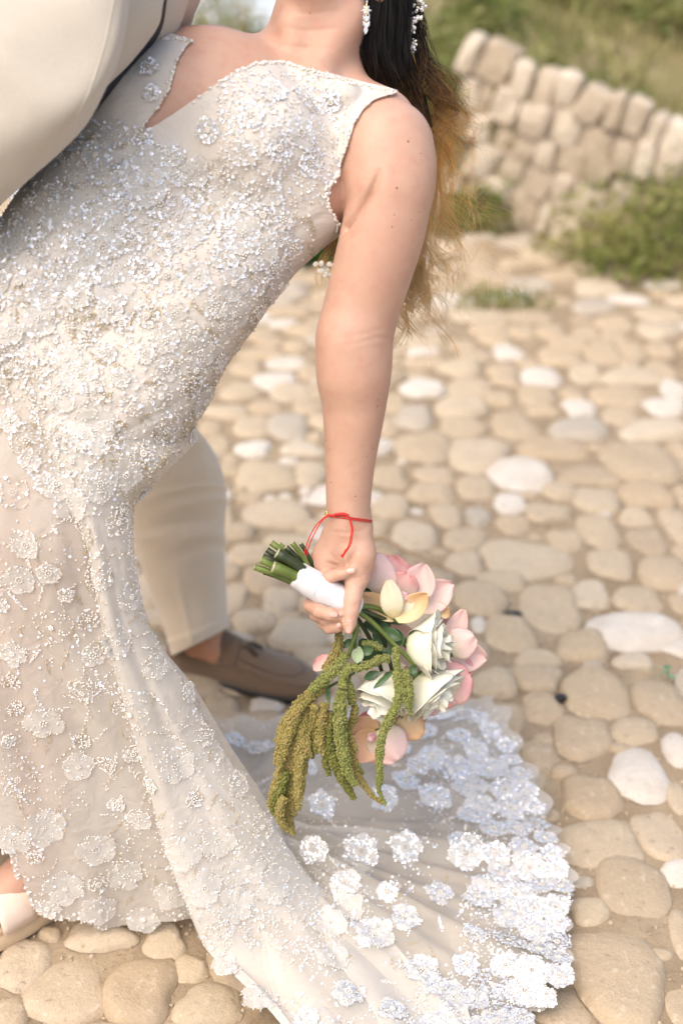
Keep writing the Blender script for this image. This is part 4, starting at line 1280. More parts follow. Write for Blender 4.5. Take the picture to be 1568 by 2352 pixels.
    for kd, (r0, r1, mi_) in {0: (.0019, .0024, 1), 1: (.0009, .0015, 1), 2: (.0007, .0010, 3)}.items():
        s_ = Kd == kd
        if s_.any():
            V, F = scatter(P[s_] + Nn_[s_] * .0010, rng.uniform(r0, r1, s_.sum())); mb.add(V, F, mi_)
    s_ = Kd == 3
    V, F = scatter(P[s_] + Nn_[s_] * .0016, rng.uniform(.0014, .0021, s_.sum()), (SEQ, SEQ3), normal_rot(Nn_[s_], .35)); mb.add(V, F, 2)
    mb.build('seed_beads', fl_mats, dress, kind='stuff', label='scattered pearls, sequins and champagne seed beads')
seedwork()
# hem of the under skirt: pearl edging

# sandal under the hem
def sandal(ft, name_label):
    ex = fd; ey = np.array([-fd[1], fd[0], 0.]); ez = np.array([0, 0, 1.])
    n = 40; a = np.linspace(0, 2 * np.pi, n, endpoint=False)
    lx = .045 + .125 * np.cos(a); ly = (.040 + .008 * np.cos(a)) * np.sign(np.sin(a)) * np.abs(np.sin(a)) ** .75
    rows = []
    for (zz, k_) in ((.004, .96), (.008, 1.0), (.030, 1.0), (.0305, .985), (.034, .985), (.0345, 1.0), (.041, 1.0), (.043, .97), (.043, .0)):
        rows.append(ft + ex * (.045 + (lx[:, None] - .045) * k_) + ey * ly[:, None] * k_ + ez * zz)
    so = mk('sandal', np.array(rows).reshape(-1, 3), gridF(len(rows), n, True), [M['sandal_sole']], bride, label=name_label)
    q = np.linspace(0, np.pi, 16); st = []
    for xx in np.linspace(.055, .112, 7):
        st.append(ft + ex * xx + ey * (np.cos(q) * .047)[:, None] + ez * (.036 + np.sin(q) ** .8 * (.056 - .2 * (xx - .055)))[:, None])
    o = mk('strap', np.array(st).reshape(-1, 3), gridF(7, 16), M['sandal'], so)
    sm = o.modifiers.new('solid', 'SOLIDIFY'); sm.thickness = .003
sandal(FOOT1, 'blush flatform sandal with a wide strap under the beaded hem')
sandal(FOOT2, 'second blush flatform sandal behind the first one')

# ================================================================== hair
def hair_mesh(guides, n, r, parent, name='hair', k=26, spread=None, curl=(0, .02), t0=0, t1=1, fly=0.0, tpow=1.0, lock=9, jit=.55):
    G = [catmull(pxs(g), k) for g in guides]
    Vs = []; Fs = []; As = []; off = 0
    th = np.array([0, 2.094, 4.189])
    tt = np.linspace(0, 1, k)
    for _ in range(n):
        if _ % lock == 0:                                       # a new lock: its strands share course and wave
            i = rng.integers(len(G) - 1) if len(G) > 1 else 0
            w = rng.uniform(); off3 = rng.normal(0, 1, 3); len0 = rng.uniform(.70, 1.0) if t1 > .9 else rng.uniform(.75, 1.0)
            f = rng.uniform(1.2, 3.2); ph = rng.uniform(0, 6.28, 3); amp = rng.uniform(.3, 1.0)
        P = G[i] * (1 - w) + G[min(i + 1, len(G) - 1)] * w
        P = P + off3 * (spread[0] + (spread[1] - spread[0]) * tt)[:, None] * .9 + rng.normal(0, jit, 3) * (spread[0] * (1 - .5 * tt) + .1 * spread[1] * tt)[:, None]
        cv = curl[0] + (curl[1] - curl[0]) * tt ** 1.2
        pj = ph + rng.normal(0, .35, 3)
        P = P + amp * cv[:, None] * np.stack([np.sin(6.28 * f * tt + pj[0]), np.cos(6.28 * f * tt + pj[1]), .3 * np.sin(6.28 * f * 1.3 * tt + pj[2])], -1)
        if fly and rng.uniform() < fly:
            dirn = rng.normal(0, 1, 3); dirn[0] = abs(dirn[0])
            P = P + dirn * (.045 * tt ** 2)[:, None]
        L = int(k * len0 * rng.uniform(.9, 1.0)); L = max(L, 6)
        P = P[:L]
        T, N_, B_ = frames(P)
        rad = r * rng.uniform(.6, 1.2) * np.linspace(1, .45, L)
        V = P[:, None] + rad[:, None, None] * (np.cos(th)[None, :, None] * N_[:, None] + np.sin(th)[None, :, None] * B_[:, None])
        Vs.append(V.reshape(-1, 3)); Fs.append(gridF(L, 3, True) + off); off += L * 3
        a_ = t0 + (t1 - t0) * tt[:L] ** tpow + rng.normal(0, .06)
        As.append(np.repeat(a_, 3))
    return mk(name, np.concatenate(Vs), np.concatenate(Fs), M['hair'], parent, True, None, np.clip(np.concatenate(As), 0, 1))
# dark mass from the nape to behind the shoulder
hR = [(985, -140, 1.90), (958, -20, 1.90), (950, 60, 1.90), (950, 130, 1.90), (958, 190, 1.89), (975, 240, 1.90), (990, 300, 1.91), (985, 360, 1.92)]
hL = [(815, -150, 1.87), (828, -10, 1.86), (800, 70, 1.85), (797, 120, 1.85), (818, 175, 1.865), (855, 220, 1.88), (905, 280, 1.90), (930, 340, 1.92)]
HV = ringloft(hR, hL, [.06, .05, .045, .045, .04, .035, .03, .01], [.06, .05, .045, .045, .04, .035, .03, .01], 50, 40, lambda t, th: .003 * np.sin(11 * th + 6 * t) + .002 * np.sin(23 * th - 9 * t))
hair = mk('hair', HV.reshape(-1, 3), gridF(50, 40, True), M['hair'], bride, True, None, np.repeat(np.linspace(0, .42, 50), 40), label='long dark hair with brown wavy ends, their backlit gold put into the colour')
# scalp, above the frame
Vh = IV2 * np.array([.102, .105, .098]) + px(812, -215, 1.88)
mk('scalp_hair', Vh, IF2, M['hair'], hair, True, None, np.zeros(len(Vh)))
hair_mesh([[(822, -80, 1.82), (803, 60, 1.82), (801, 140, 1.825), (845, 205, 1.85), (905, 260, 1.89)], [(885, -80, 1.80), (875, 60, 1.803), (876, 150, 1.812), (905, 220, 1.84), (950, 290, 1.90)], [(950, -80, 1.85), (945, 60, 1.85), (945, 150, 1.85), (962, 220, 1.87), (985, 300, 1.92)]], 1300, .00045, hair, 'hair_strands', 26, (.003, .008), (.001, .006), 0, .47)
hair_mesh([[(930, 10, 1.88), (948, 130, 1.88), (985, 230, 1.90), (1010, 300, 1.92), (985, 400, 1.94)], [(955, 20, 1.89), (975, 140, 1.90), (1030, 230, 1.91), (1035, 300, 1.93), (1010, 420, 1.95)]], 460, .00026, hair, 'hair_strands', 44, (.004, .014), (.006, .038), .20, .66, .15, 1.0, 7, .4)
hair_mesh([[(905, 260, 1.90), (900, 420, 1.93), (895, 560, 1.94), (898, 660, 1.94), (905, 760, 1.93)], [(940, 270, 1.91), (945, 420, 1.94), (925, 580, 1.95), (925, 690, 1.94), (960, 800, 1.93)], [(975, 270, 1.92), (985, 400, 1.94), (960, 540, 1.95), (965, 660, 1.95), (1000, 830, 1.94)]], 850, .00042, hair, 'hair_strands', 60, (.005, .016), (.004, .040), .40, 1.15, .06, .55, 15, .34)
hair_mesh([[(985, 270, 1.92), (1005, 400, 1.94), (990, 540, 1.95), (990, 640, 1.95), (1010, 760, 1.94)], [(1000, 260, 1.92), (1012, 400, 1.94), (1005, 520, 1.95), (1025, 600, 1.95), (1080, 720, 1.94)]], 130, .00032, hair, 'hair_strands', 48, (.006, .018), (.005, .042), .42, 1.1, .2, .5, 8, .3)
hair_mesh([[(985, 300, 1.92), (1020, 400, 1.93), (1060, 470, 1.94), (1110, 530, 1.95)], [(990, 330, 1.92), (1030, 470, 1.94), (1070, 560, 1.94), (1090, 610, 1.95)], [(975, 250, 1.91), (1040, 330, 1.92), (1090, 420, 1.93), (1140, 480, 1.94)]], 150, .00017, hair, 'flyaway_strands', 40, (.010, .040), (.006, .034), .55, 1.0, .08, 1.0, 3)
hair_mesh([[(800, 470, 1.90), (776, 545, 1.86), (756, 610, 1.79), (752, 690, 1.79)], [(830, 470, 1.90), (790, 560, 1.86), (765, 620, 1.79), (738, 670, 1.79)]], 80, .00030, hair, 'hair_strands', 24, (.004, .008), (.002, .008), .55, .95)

# hair vine with pearls, earring, string bracelet
hv = empty('hair_vine', tuple(px(958, 60, 1.87)), label='pearl and crystal hair vine at the back of the dark hair', category='hair ornament')
mb = MB()
for (u, v) in catmull(np.array([(968, 0), (962, 18), (950, 45), (944, 70), (940, 100), (946, 118)], float), 46):
    for _ in range(2):
        mb.add(*scatter(px(u + pr.gauss(0, 5), v + pr.gauss(0, 3), 1.855)[None] + rng.normal(0, .003, 3), np.array([pr.uniform(.0012, .0034)])), pr.choice([0, 0, 1]))
mb.build('pearl_cluster', [M['pearl'], M['crystal']], hv)
mb = MB()
for (u, v) in [(728, 612), (738, 606), (742, 615), (750, 608), (735, 622), (748, 626), (757, 622), (740, 632), (752, 634), (760, 612), (764, 628), (745, 620)]:
    mb.add(*scatter(px(u, v, 1.765)[None] + rng.normal(0, .002, 3), np.array([[.0050, .0036, .0036]]), rot=rand_rot(1)), 0)
mb.build('pearl_cluster', [m_petal('milky_bead', [(0, (.9, .88, .82)), (1, (.9, .88, .82))], .7)], hv)
P = catmull(pxs([(946, 118, 1.86), (985, 300, 1.93), (900, 480, 1.95), (800, 560, 1.90), (757, 615, 1.77)]), 30)
mb = MB(); mb.add(*tube(P, .0006, 5)); mb.build('wire', M['brass'], hv)
er = empty('earring', tuple(px(841, 0, 1.775)), label='crystal drop earring with a small flower below the earlobe', category='earring')
mb = MB()
def gem(u, v, L, W, ang, d=1.772):
    V = np.array([(0, -1, 0), (-.5, 0, 0), (0, 0, .35), (.5, 0, 0), (0, 1, 0), (0, 0, -.35)]) * np.array([W, L, W])
    F = [[0, 3, 2], [3, 4, 2], [4, 1, 2], [1, 0, 2], [0, 5, 3], [3, 5, 4], [4, 5, 1], [1, 5, 0]]
    c, s = math.cos(ang), math.sin(ang)
    Rt = np.array([1, 0, 0.])[:, None] * (V[:, 0] * c - V[:, 1] * s) + UP[:, None] * (V[:, 0] * s + V[:, 1] * c) + TOCAM[:, None] * V[:, 2]
    mb.add(Rt.T + px(u, v, d), F, 0)
for k in range(6): gem(841 + 6.5 * math.cos(k * 1.047), 24 + 6.5 * math.sin(k * 1.047), .0036, .0034, -k * 1.047 + 1.57)
gem(841, 24, .002, .003, 0); gem(842, 4, .003, .003, 0); gem(841, 12, .003, .003, 0)
for (u, v, a_) in [(837, 43, .35), (845, 43, -.35), (841, 41, 0), (837, 57, .4), (845, 57, -.4), (841, 59, 0), (841, 68, 0), (838, 70, 0)]: gem(u, v, .0055, .0042, a_)
mb.build('crystal_drop', [M['crystal']], er, False)
mb = MB(); mb.add(*tube(pxs([(843, -12, 1.775), (842, 4, 1.772), (841, 70, 1.772)]), .0006, 5)); mb.build('hook', M['brass'], er)
br = empty('string_bracelet', tuple(px(800, 1190, 1.82)), label='red string bracelet with loose knotted ends on the wrist', category='bracelet')
mb = MB()
wc = px(800, 1188, 1.853)
for k, (dv, rr_) in enumerate([(0, .0305), (.0022, .0305)]):
    a = np.linspace(0, 2 * np.pi, 60)
    ring = wc + np.cos(a)[:, None] * np.array([1, 0, 0]) * rr_ + np.sin(a)[:, None] * TOCAM * (rr_ * .98) - UP * (np.cos(a)[:, None] * .0042 + dv)
    mb.add(*tube(ring, .00075, 6, False))
def thr(L, r=.0008): mb.add(*tube(catmull(pxs(L), 30), r, 6))
mb.build('loop', M['thread'], br)
mb = MB()
q1 = onbody(786, 1184)[0]; dk = (q1 - np.array(CAMV)) @ FWD - .002
thr([(768, 1183, dk + .002), (778, 1181, dk - .001), (790, 1181, dk - .001), (800, 1185, dk)], .0019)
thr([(768, 1183, dk), (752, 1184, dk), (736, 1196, dk), (722, 1212, dk), (708, 1240, dk + .004), (698, 1275, dk + .01)], .00075)
thr([(768, 1184, dk), (752, 1186, dk), (738, 1198, dk), (728, 1214, dk), (713, 1245, dk + .004), (703, 1276, dk + .01)], .00075)
thr([(794, 1184, dk - .001), (802, 1195, dk - .002), (807, 1215, dk - .003), (803, 1245, dk - .001), (796, 1262, dk + .0), (788, 1274, dk + .004)], .0008)
thr([(794, 1184, dk - .001), (805, 1196, dk - .002), (810, 1220, dk - .003), (805, 1250, dk - .001), (797, 1264, dk + .0), (788, 1275, dk + .004)], .0008)
thr([(795, 1262, dk + .001), (788, 1275, dk + .004)], .0014)
mb.add(*scatter(px(786, 1277, dk + .003)[None], np.array([.0024])))
mb.build('knotted_end', M['thread'], br)
mb = MB(); mb.add(*scatter(pxs([(750, 1176, dk + .006), (749, 1184, dk + .006), (751, 1180, dk + .004)]), np.array([.002, .0018, .0022]))); mb.build('clasp', M['brass'], br)

# ================================================================== bouquet
bq = empty('bouquet', tuple(px(900, 1480, 1.93)), label='upside-down bouquet of white roses, pink and peach orchids and hanging green amaranth', category='bouquet')
ax0, ax1 = px(640, 1293, 1.838), px(880, 1440, 1.885)
axd = (ax1 - ax0) / np.linalg.norm(ax1 - ax0)
exx = np.cross(axd, FWD); exx /= np.linalg.norm(exx); eyy = np.cross(axd, exx)
# wrapped handle
hc = catmull(pxs([(681, 1318, 1.848), (715, 1339, 1.850), (755, 1363, 1.856), (796, 1388, 1.864), (815, 1400, 1.870)]), 34)
hr = np.interp(np.linspace(0, 1, 34), [0, .05, .3, .7, .93, 1], [.0165, .0175, .0190, .0200, .0188, .015])
hr = hr + .0002 * np.sin(np.linspace(0, 34, 34))
V, F = tube(hc, hr, 36)
mk('ribbon_wrap', V, F, M['ribbon'], bq)
for k, (f0, ph) in enumerate([(.16, .3), (.38, .4), (.58, .35), (.78, .45), (.92, .4)]):
    a = np.linspace(0, 2 * np.pi, 40)
    T, N_, B_ = frames(hc)
    ii = np.clip(((f0 + .05 * np.sin(a + ph)) * 33).astype(int), 0, 33)
    ring = np.array([hc[i_] + (hr[i_] + .0002) * (math.cos(x) * N_[i_] + math.sin(x) * B_[i_]) + T[i_] * .004 * math.sin(x + ph) for i_, x in zip(ii, a)])
    mb = MB(); mb.add(*tube(ring, .00028, 5, False)); mb.build('ribbon_fold', M['ribbon'], bq)
# cut stems
for (u0, v0, u1, v1, r, m_, dz) in [(584, 1302, 700, 1350, .0040, 'stem', 0), (602, 1278, 705, 1335, .0048, 'stem_dark', .004), (622, 1246, 715, 1320, .0040, 'stem', .010), (636, 1270, 715, 1325, .0068, 'stem_dark', -.008), (627, 1302, 705, 1340, .0072, 'stem', -.010), (670, 1246, 712, 1305, .0034, 'stem', .004), (656, 1256, 705, 1310, .0036, 'stem_dark', .008), (598, 1285, 690, 1340, .0045, 'stem', -.004), (606, 1312, 690, 1348, .0040, 'stem_dark', .006), (690, 1248, 722, 1305, .0028, 'stem_dark', .012), (612, 1262, 700, 1330, .004, 'stem_dark', .014), (640, 1250, 712, 1318, .0036, 'stem', .014)]:
    a_, b_ = px(u0, v0, 1.838 + dz), px(u1, v1, 1.852 + dz * .8)
    P = np.array([a_ + (b_ - a_) * x for x in np.linspace(0, 1, 6)]) + np.array([0, 0, .002]) * np.sin(np.linspace(0, 3.1, 6))[:, None]
    V, F = tube(P, np.linspace(r * 1.08, r, 6), 10)
    o = mk('stem', V, F, [M[m_], M['stem_cut']], bq)
    o.data.polygons[len(o.data.polygons) - 2].material_index = 1
# stems past the hand, fanning into the flowers
for (L, r, m_) in [([(800, 1392, 1.872), (850, 1425, 1.88), (905, 1480, 1.89), (955, 1530, 1.90)], .0038, 'stem'), ([(800, 1390, 1.872), (850, 1410, 1.885), (905, 1430, 1.90)], .0042, 'stem_dark'), ([(800, 1394, 1.872), (860, 1395, 1.885), (900, 1420, 1.90)], .004, 'stem'), ([(800, 1400, 1.872), (820, 1440, 1.875), (808, 1480, 1.875), (800, 1510, 1.88)], .0036, 'stem'), ([(800, 1402, 1.875), (812, 1450, 1.88), (818, 1500, 1.885), (830, 1540, 1.89)], .003, 'stem'), ([(800, 1388, 1.875), (850, 1420, 1.89), (880, 1470, 1.91), (900, 1540, 1.92)], .004, 'stem_dark'), ([(800, 1396, 1.876), (840, 1450, 1.90), (870, 1520, 1.92), (900, 1640, 1.93)], .0036, 'stem_dark'), ([(800, 1392, 1.878), (860, 1380, 1.90), (900, 1360, 1.91)], .004, 'stem_dark'), ([(740, 1590, 1.90), (760, 1575, 1.895), (790, 1560, 1.89), (815, 1545, 1.89)], .0022, 'stem')]:
    P = catmull(pxs(L), 16); V, F = tube(P, np.linspace(r, r * .7, 16), 8)
    mk('stem', V, F, M[m_], bq)

def petal(base, tip, w, mname, d0, d1, parent, cup=.25, curl=.15, ruffle=.16, face=None, name='petal', point=.5, thick=0):
    """a curved petal from base to tip (survey places with depth); cup bends its sides, curl its end"""
    A, Bp = px(*base, d0), px(*tip, d1)
    L = np.linalg.norm(Bp - A); T = (Bp - A) / L
    Nn = TOCAM - T * (TOCAM @ T) if face is None else np.asarray(face) - T * (np.asarray(face) @ T)
    Nn = Nn / np.linalg.norm(Nn); X = np.cross(T, Nn)
    W = w / 2 * (d0 + d1) / 2 / FOC
    nu, nv_ = 16, 13
    s_ = np.linspace(0, 1, nu)[:, None]; q = np.linspace(-1, 1, nv_)[None]
    prof = np.sin(np.pi * np.clip(.04 + s_ ** (.75 + .3 * point) * .93, 0, 1)) ** (.5 + .35 * point)
    prof = np.maximum(prof, (1 - point) * .62 * np.clip(1 - s_ * .4, 0, 1) * (s_ < .6))
    wid = W * 1.22 * prof
    ph = rng.uniform(0, 6.28, 3)
    z = cup * W * (1 - np.abs(q) ** 1.8) * prof * -1 + cup * W * .5
    z = z * -1 if False else z
    z = z + curl * L * (s_ ** 2 - s_) * 1.6 + ruffle * W * np.sin(q * 4.2 + s_ * 3 + ph[0]) * s_ ** 2 + ruffle * .6 * W * np.sin(s_ * 7 + ph[1]) * np.abs(q)
    side = .06 * L * math.sin(ph[2]) * s_ * (1 - s_)
    V = A + T * (L * s_)[..., None] + X * (wid * q + side)[..., None] + Nn * z[..., None]
    tv = np.clip(s_ * .75 + .25 * np.abs(q) ** 2 * s_, 0, 1)
    o = mk(name, V.reshape(-1, 3), gridF(nu, nv_), M[mname], parent, True, None, (tv + 0 * q).ravel())
    sm = o.modifiers.new('solid', 'SOLIDIFY'); sm.thickness = .0004
    return o
K2 = lambda x, y: (704.4 + x * .27344, 1255.6 + y * .27344)      # survey of the flower close-up
def pet(bx, by, tx, ty, w, mname, d0, d1, parent, **kw):
    petal(K2(bx, by), K2(tx, ty), w * .27344, mname, d0, d1, parent, **kw)
def bloom(name, u, v, d, label):
    e = MB(); e.add(*scatter(px(u, v, d)[None], np.array([.006]), (IV2, IF2)), 0)
    return e.build(name, M['stem'], bq, label=label)
# pink open flower at the top
f1 = bloom('pink_flower', *K2(720, 420), 1.925, 'pale pink open flower at the top of the bouquet')
pet(600, 430, 560, 60, 300, 'pale_petal', 1.915, 1.905, f1, cup=-.35, curl=-.12, point=.1)
pet(690, 400, 690, 70, 330, 'pink_petal', 1.93, 1.935, f1, cup=-.3, point=.1)
pet(740, 380, 850, 140, 280, 'pink_petal', 1.935, 1.94, f1, cup=-.3, point=.2)
pet(770, 400, 850, 225, 230, 'pink_petal', 1.918, 1.905, f1, cup=-.5, curl=.2, point=.15)
pet(860, 480, 990, 145, 240, 'pale_petal', 1.925, 1.93, f1, cup=.3, curl=-.1, point=.7)
pet(920, 520, 1225, 318, 230, 'pale_petal', 1.93, 1.945, f1, cup=.3, point=.6)
pet(520, 470, 490, 300, 200, 'pale_petal', 1.925, 1.93, f1, point=.3)
# apricot orchid in front of it
f2 = bloom('orchid', *K2(750, 600), 1.895, 'apricot and cream orchid under the pink flower')
pet(735, 610, 455, 395, 150, 'tan_petal', 1.893, 1.880, f2, cup=.35, curl=.22, point=.6)
pet(735, 610, 690, 285, 165, 'cream_petal', 1.885, 1.868, f2, cup=-.3, curl=-.18, point=.7)
pet(750, 615, 1015, 400, 175, 'tan_petal', 1.885, 1.872, f2, cup=.4, curl=.25, point=.5)
pet(775, 590, 880, 415, 120, 'cream_petal', 1.888, 1.882, f2, cup=-.3, point=.4)
pet(790, 470, 800, 375, 110, 'pale_petal', 1.895, 1.885, f2, cup=.5, point=.2)
Vl = IV2 * np.array([.010, .008, .008]) + px(*K2(805, 425), 1.887)
mk('lip', Vl, IF2, M['lip'], f2)

def rose(name, base, ax_uvd, Rm, Hm, label, layers, mname, seed, open_=.35):
    """layered rose: cupped petals in rings round an axis"""
    r_ = np.random.default_rng(seed)
    P0 = px(*base); ax = px(*ax_uvd) - P0; ax /= np.linalg.norm(ax)
    X = np.cross(ax, [.2, .3, 1]); X /= np.linalg.norm(X); Y = np.cross(ax, X)
    e = MB(); e.add(*scatter(P0[None] + ax * Rm * .12, np.array([Rm * .22]), (IV2, IF2)), 0)
    o = e.build(name, M['stem'], bq, label=label)
    for li in range(layers):
        f = (li + 1) / layers
        npet = 3 + (li > 2)
        for p in range(npet):
            th0 = 2 * np.pi * (p + .5 * (li % 2)) / npet + r_.normal(0, .2)
            hw = (np.pi / npet) * 1.45
            nu, nv_ = 15, 15
            s_ = np.linspace(0, 1, nu)[:, None]; q = np.linspace(-1, 1, nv_)[None]
            end = (1 - .20 * np.abs(q) ** 3 + .06 * np.sin(q * 4 + r_.uniform(0, 6)) + .03 * np.sin(q * 11 + r_.uniform(0, 6))) * r_.uniform(.85, 1.08)
            ss = s_ * end
            rad = Rm * (.12 + .88 * f) * (np.clip(ss, 0, 1) ** .40) * (.80 + .2 * f)
            rad = rad + open_ * Rm * f * np.clip(ss - .45, 0, 1) ** 2 * 1.6
            hgt = Hm * (ss * (1.05 - .28 * f) - .30 * f * np.clip(ss - .72, 0, 1) ** 1.3 * 2.2)
            ang = th0 + q * hw * np.clip(.35 + .9 * s_, 0, 1.0) + .05 * np.sin(s_ * 5)
            rad = rad + Rm * (.10 * np.sin(q * 3 + s_ * 4 + r_.uniform(0, 6)) * s_ + .07 * np.sin(q * 8 + r_.uniform(0, 6)) * s_ ** 3)
            V = P0 + ax * hgt[..., None] + X * (rad * np.cos(ang))[..., None] + Y * (rad * np.sin(ang))[..., None]
            c = mk('petal', V.reshape(-1, 3), gridF(nu, nv_), M[mname], o, True, None, (s_ + 0 * q).ravel())
            sm = c.modifiers.new('solid', 'SOLIDIFY'); sm.thickness = .0004
    return o
u_, v_ = K2(800, 810); rose('white_rose', (u_ + 8, v_, 1.915), (u_ + 150, v_ + 12, 1.900), .044, .064, 'large white rose turned to the right', 5, 'white_petal', 3, .18)
u_, v_ = K2(730, 1060); rose('white_rose', (u_, v_, 1.912), (u_ - 45, v_ + 105, 1.895), .039, .068, 'white rose facing down behind the amaranth', 4, 'white_petal', 5, .22)
u_, v_ = K2(930, 1080); rose('white_rose', (u_, v_, 1.935), (u_ + 55, v_ + 60, 1.925), .047, .060, 'cream rose below the large white rose', 5, 'white_petal', 8, .25)
u_, v_ = K2(310, 760); rose('white_rose', (u_ + 30, v_ - 25, 1.925), (u_ - 20, v_ + 20, 1.96), .020, .032, 'small pale yellow rose behind the knuckles', 3, 'white_petal', 12, .3)
# pink orchid at the right edge
f3 = bloom('orchid', *K2(1200, 900), 1.955, 'pale pink orchid at the right edge of the bouquet')
pet(1190, 860, 1315, 528, 150, 'pale_petal', 1.955, 1.955, f3, cup=.3, point=.5)
pet(1200, 870, 1410, 760, 230, 'pale_petal', 1.945, 1.94, f3, cup=-.4, curl=.2, point=.1)
pet(1190, 910, 1500, 940, 230, 'pale_petal', 1.96, 1.97, f3, cup=.3, point=.7)
pet(1120, 1190, 1370, 1080, 330, 'pink_petal', 1.955, 1.95, f3, cup=-.35, curl=.1, point=.05)
pet(1060, 1150, 1250, 1320, 260, 'pink_petal', 1.96, 1.955, f3, cup=-.3, point=.1)
pet(1100, 560, 1180, 500, 140, 'tan_petal', 1.945, 1.94, f3, cup=.3, point=.4)
f6 = bloom('pink_flower', *K2(960, 980), 1.965, 'wide pale pink flower behind the white roses')
for (tx, ty, w_, m_) in [(1150, 560, 260, 'pale_petal'), (1300, 760, 260, 'pale_petal'), (1390, 1010, 280, 'pink_petal'), (1290, 1260, 280, 'pale_petal'), (1060, 1420, 280, 'pale_petal'), (760, 1480, 260, 'pink_petal'), (700, 640, 220, 'pale_petal')]:
    pet(960, 980, tx, ty, w_, m_, 1.965, 1.972, f6, cup=.3, point=.25)
# peach orchids hanging at the bottom
f4 = bloom('orchid', *K2(600, 1560), 1.945, 'peach orchid hanging at the bottom of the bouquet')
pet(600, 1560, 345, 1520, 200, 'peach_petal', 1.945, 1.94, f4, cup=.35, point=.3)
pet(600, 1570, 400, 1790, 230, 'peach_petal', 1.94, 1.935, f4, cup=.3, point=.4)
pet(600, 1540, 760, 1800, 300, 'pale_petal', 1.94, 1.93, f4, cup=-.4, curl=.15, point=.15)
pet(600, 1550, 640, 1840, 260, 'peach_petal', 1.95, 1.945, f4, cup=-.3, point=.2)
pet(560, 1530, 520, 1380, 260, 'pink_petal', 1.955, 1.96, f4, cup=.2, point=.3)
mk('lip', IV2 * np.array([.007, .009, .006]) + px(*K2(540, 1600), 1.93), IF2, M['lip'], f4)
f5 = bloom('orchid', *K2(800, 1440), 1.955, 'small apricot orchid between the peach orchid and the roses')
pet(780, 1430, 960, 1600, 210, 'tan_petal', 1.95, 1.945, f5, cup=-.5, curl=.25, point=.2)
pet(790, 1420, 1000, 1420, 220, 'peach_petal', 1.955, 1.96, f5, cup=.35, point=.3)
pet(770, 1440, 830, 1620, 170, 'peach_petal', 1.955, 1.95, f5, cup=.3, point=.5)
pet(160, 1010, 90, 930, 150, 'pink_petal', 1.95, 1.955, bq, cup=.3, point=.2, name='pink_petal')
# leaves
def leaf(u0, v0, u1, v1, w, mname, d):
    petal((u0, v0), (u1, v1), w, mname, d, d - .004, bq, cup=.3, curl=.2, ruffle=.05, name='leaf', point=1.0)
for (a, b, c_, d_, w, m_, dd) in [(620, 700, 790, 780, 90, 'leaf', 1.893), (730, 690, 800, 830, 80, 'leaf', 1.90), (440, 840, 420, 980, 80, 'leaf_pale', 1.872), (450, 900, 560, 850, 70, 'leaf', 1.876), (560, 1190, 725, 1055, 40, 'leaf', 1.872), (480, 640, 720, 720, 110, 'leaf', 1.905), (520, 560, 700, 680, 120, 'leaf', 1.91), (560, 720, 720, 900, 120, 'leaf', 1.91), (480, 980, 640, 900, 120, 'leaf', 1.905), (600, 1050, 480, 1110, 60, 'leaf', 1.888), (880, 1000, 900, 1090, 60, 'leaf', 1.885), (300, 850, 380, 780, 50, 'leaf', 1.885), (470, 350, 545, 400, 40, 'leaf', 1.90), (560, 510, 460, 470, 50, 'leaf', 1.90), (100, 1330, 60, 1400, 40, 'leaf', 1.89), (190, 1330, 170, 1180, 30, 'leaf', 1.882), (700, 600, 560, 640, 130, 'leaf', 1.912), (450, 780, 620, 1000, 160, 'leaf', 1.915), (860, 560, 720, 640, 90, 'leaf', 1.905)]:
    leaf(*K2(a, b), *K2(c_, d_), w * .27344, m_, dd)
# hanging amaranth
K6 = lambda x, y: (581.9 + x * .2344, 1408.75 + y * .2344)
def strand(L, rr, mname, d0=1.90, d1=1.93, dens=1.0):
    n = 40
    L2 = [(*K6(x, y), d0 + (d1 - d0) * i_ / (len(L) - 1)) for i_, (x, y) in enumerate(L)]
    P = catmull(pxs(L2), n)
    r = np.interp(np.linspace(0, 1, n), np.linspace(0, 1, len(rr)), rr) * .2344 * 1.9 / FOC * .80
    r = r * (1 + .12 * np.sin(np.linspace(0, 40, n) + pr.uniform(0, 6)))
    V, F = tube(P, r * .80, 8)
    mb = MB(); mb.add(V, F, 0)
    T, N_, B_ = frames(P)
    seg = np.linalg.norm(np.diff(P, axis=0), axis=1); area = 2 * np.pi * (r[:-1] * seg).sum()
    cnt = int(dens * area / (.0026 ** 2) * 1.25)
    w = (r[:-1] * seg); w = w / w.sum()
    i_ = rng.choice(n - 1, cnt, p=w); f = rng.uniform(0, 1, cnt)[:, None]; a = rng.uniform(0, 6.28, cnt)[:, None]
    Pc = P[i_] * (1 - f) + P[i_ + 1] * f; rc = (r[i_][:, None] * (1 - f) + r[i_ + 1][:, None] * f)
    Q = Pc + (np.cos(a) * N_[i_] + np.sin(a) * B_[i_]) * rc * rng.uniform(.82, 1.12, (cnt, 1))
    V, F = scatter(Q, rng.uniform(.0010, .0020, cnt), rot=rand_rot(cnt)); mb.add(V, F, 0)
    mb.build('amaranth_strand', M[mname], bq)
G_, O_, D_ = 'amar_green', 'amar_olive', 'amar_dark'
strand([(840, 190), (830, 330), (790, 430), (700, 560)], [40, 55, 60, 50], O_, 1.882, 1.885)
strand([(910, 400), (800, 540), (680, 660), (560, 770)], [45, 62, 66, 50], G_, 1.875, 1.875)
strand([(760, 560), (640, 740), (520, 830), (430, 930), (380, 1040)], [50, 60, 70, 72, 60], O_, 1.882, 1.88)
strand([(1340, 440), (1240, 450), (1140, 500), (1030, 530), (940, 530), (890, 590), (870, 740)], [40, 46, 44, 46, 46, 52, 40], G_, 1.878, 1.872)
strand([(1250, 350), (1180, 310), (1060, 290)], [30, 40, 26], G_, 1.88, 1.88)
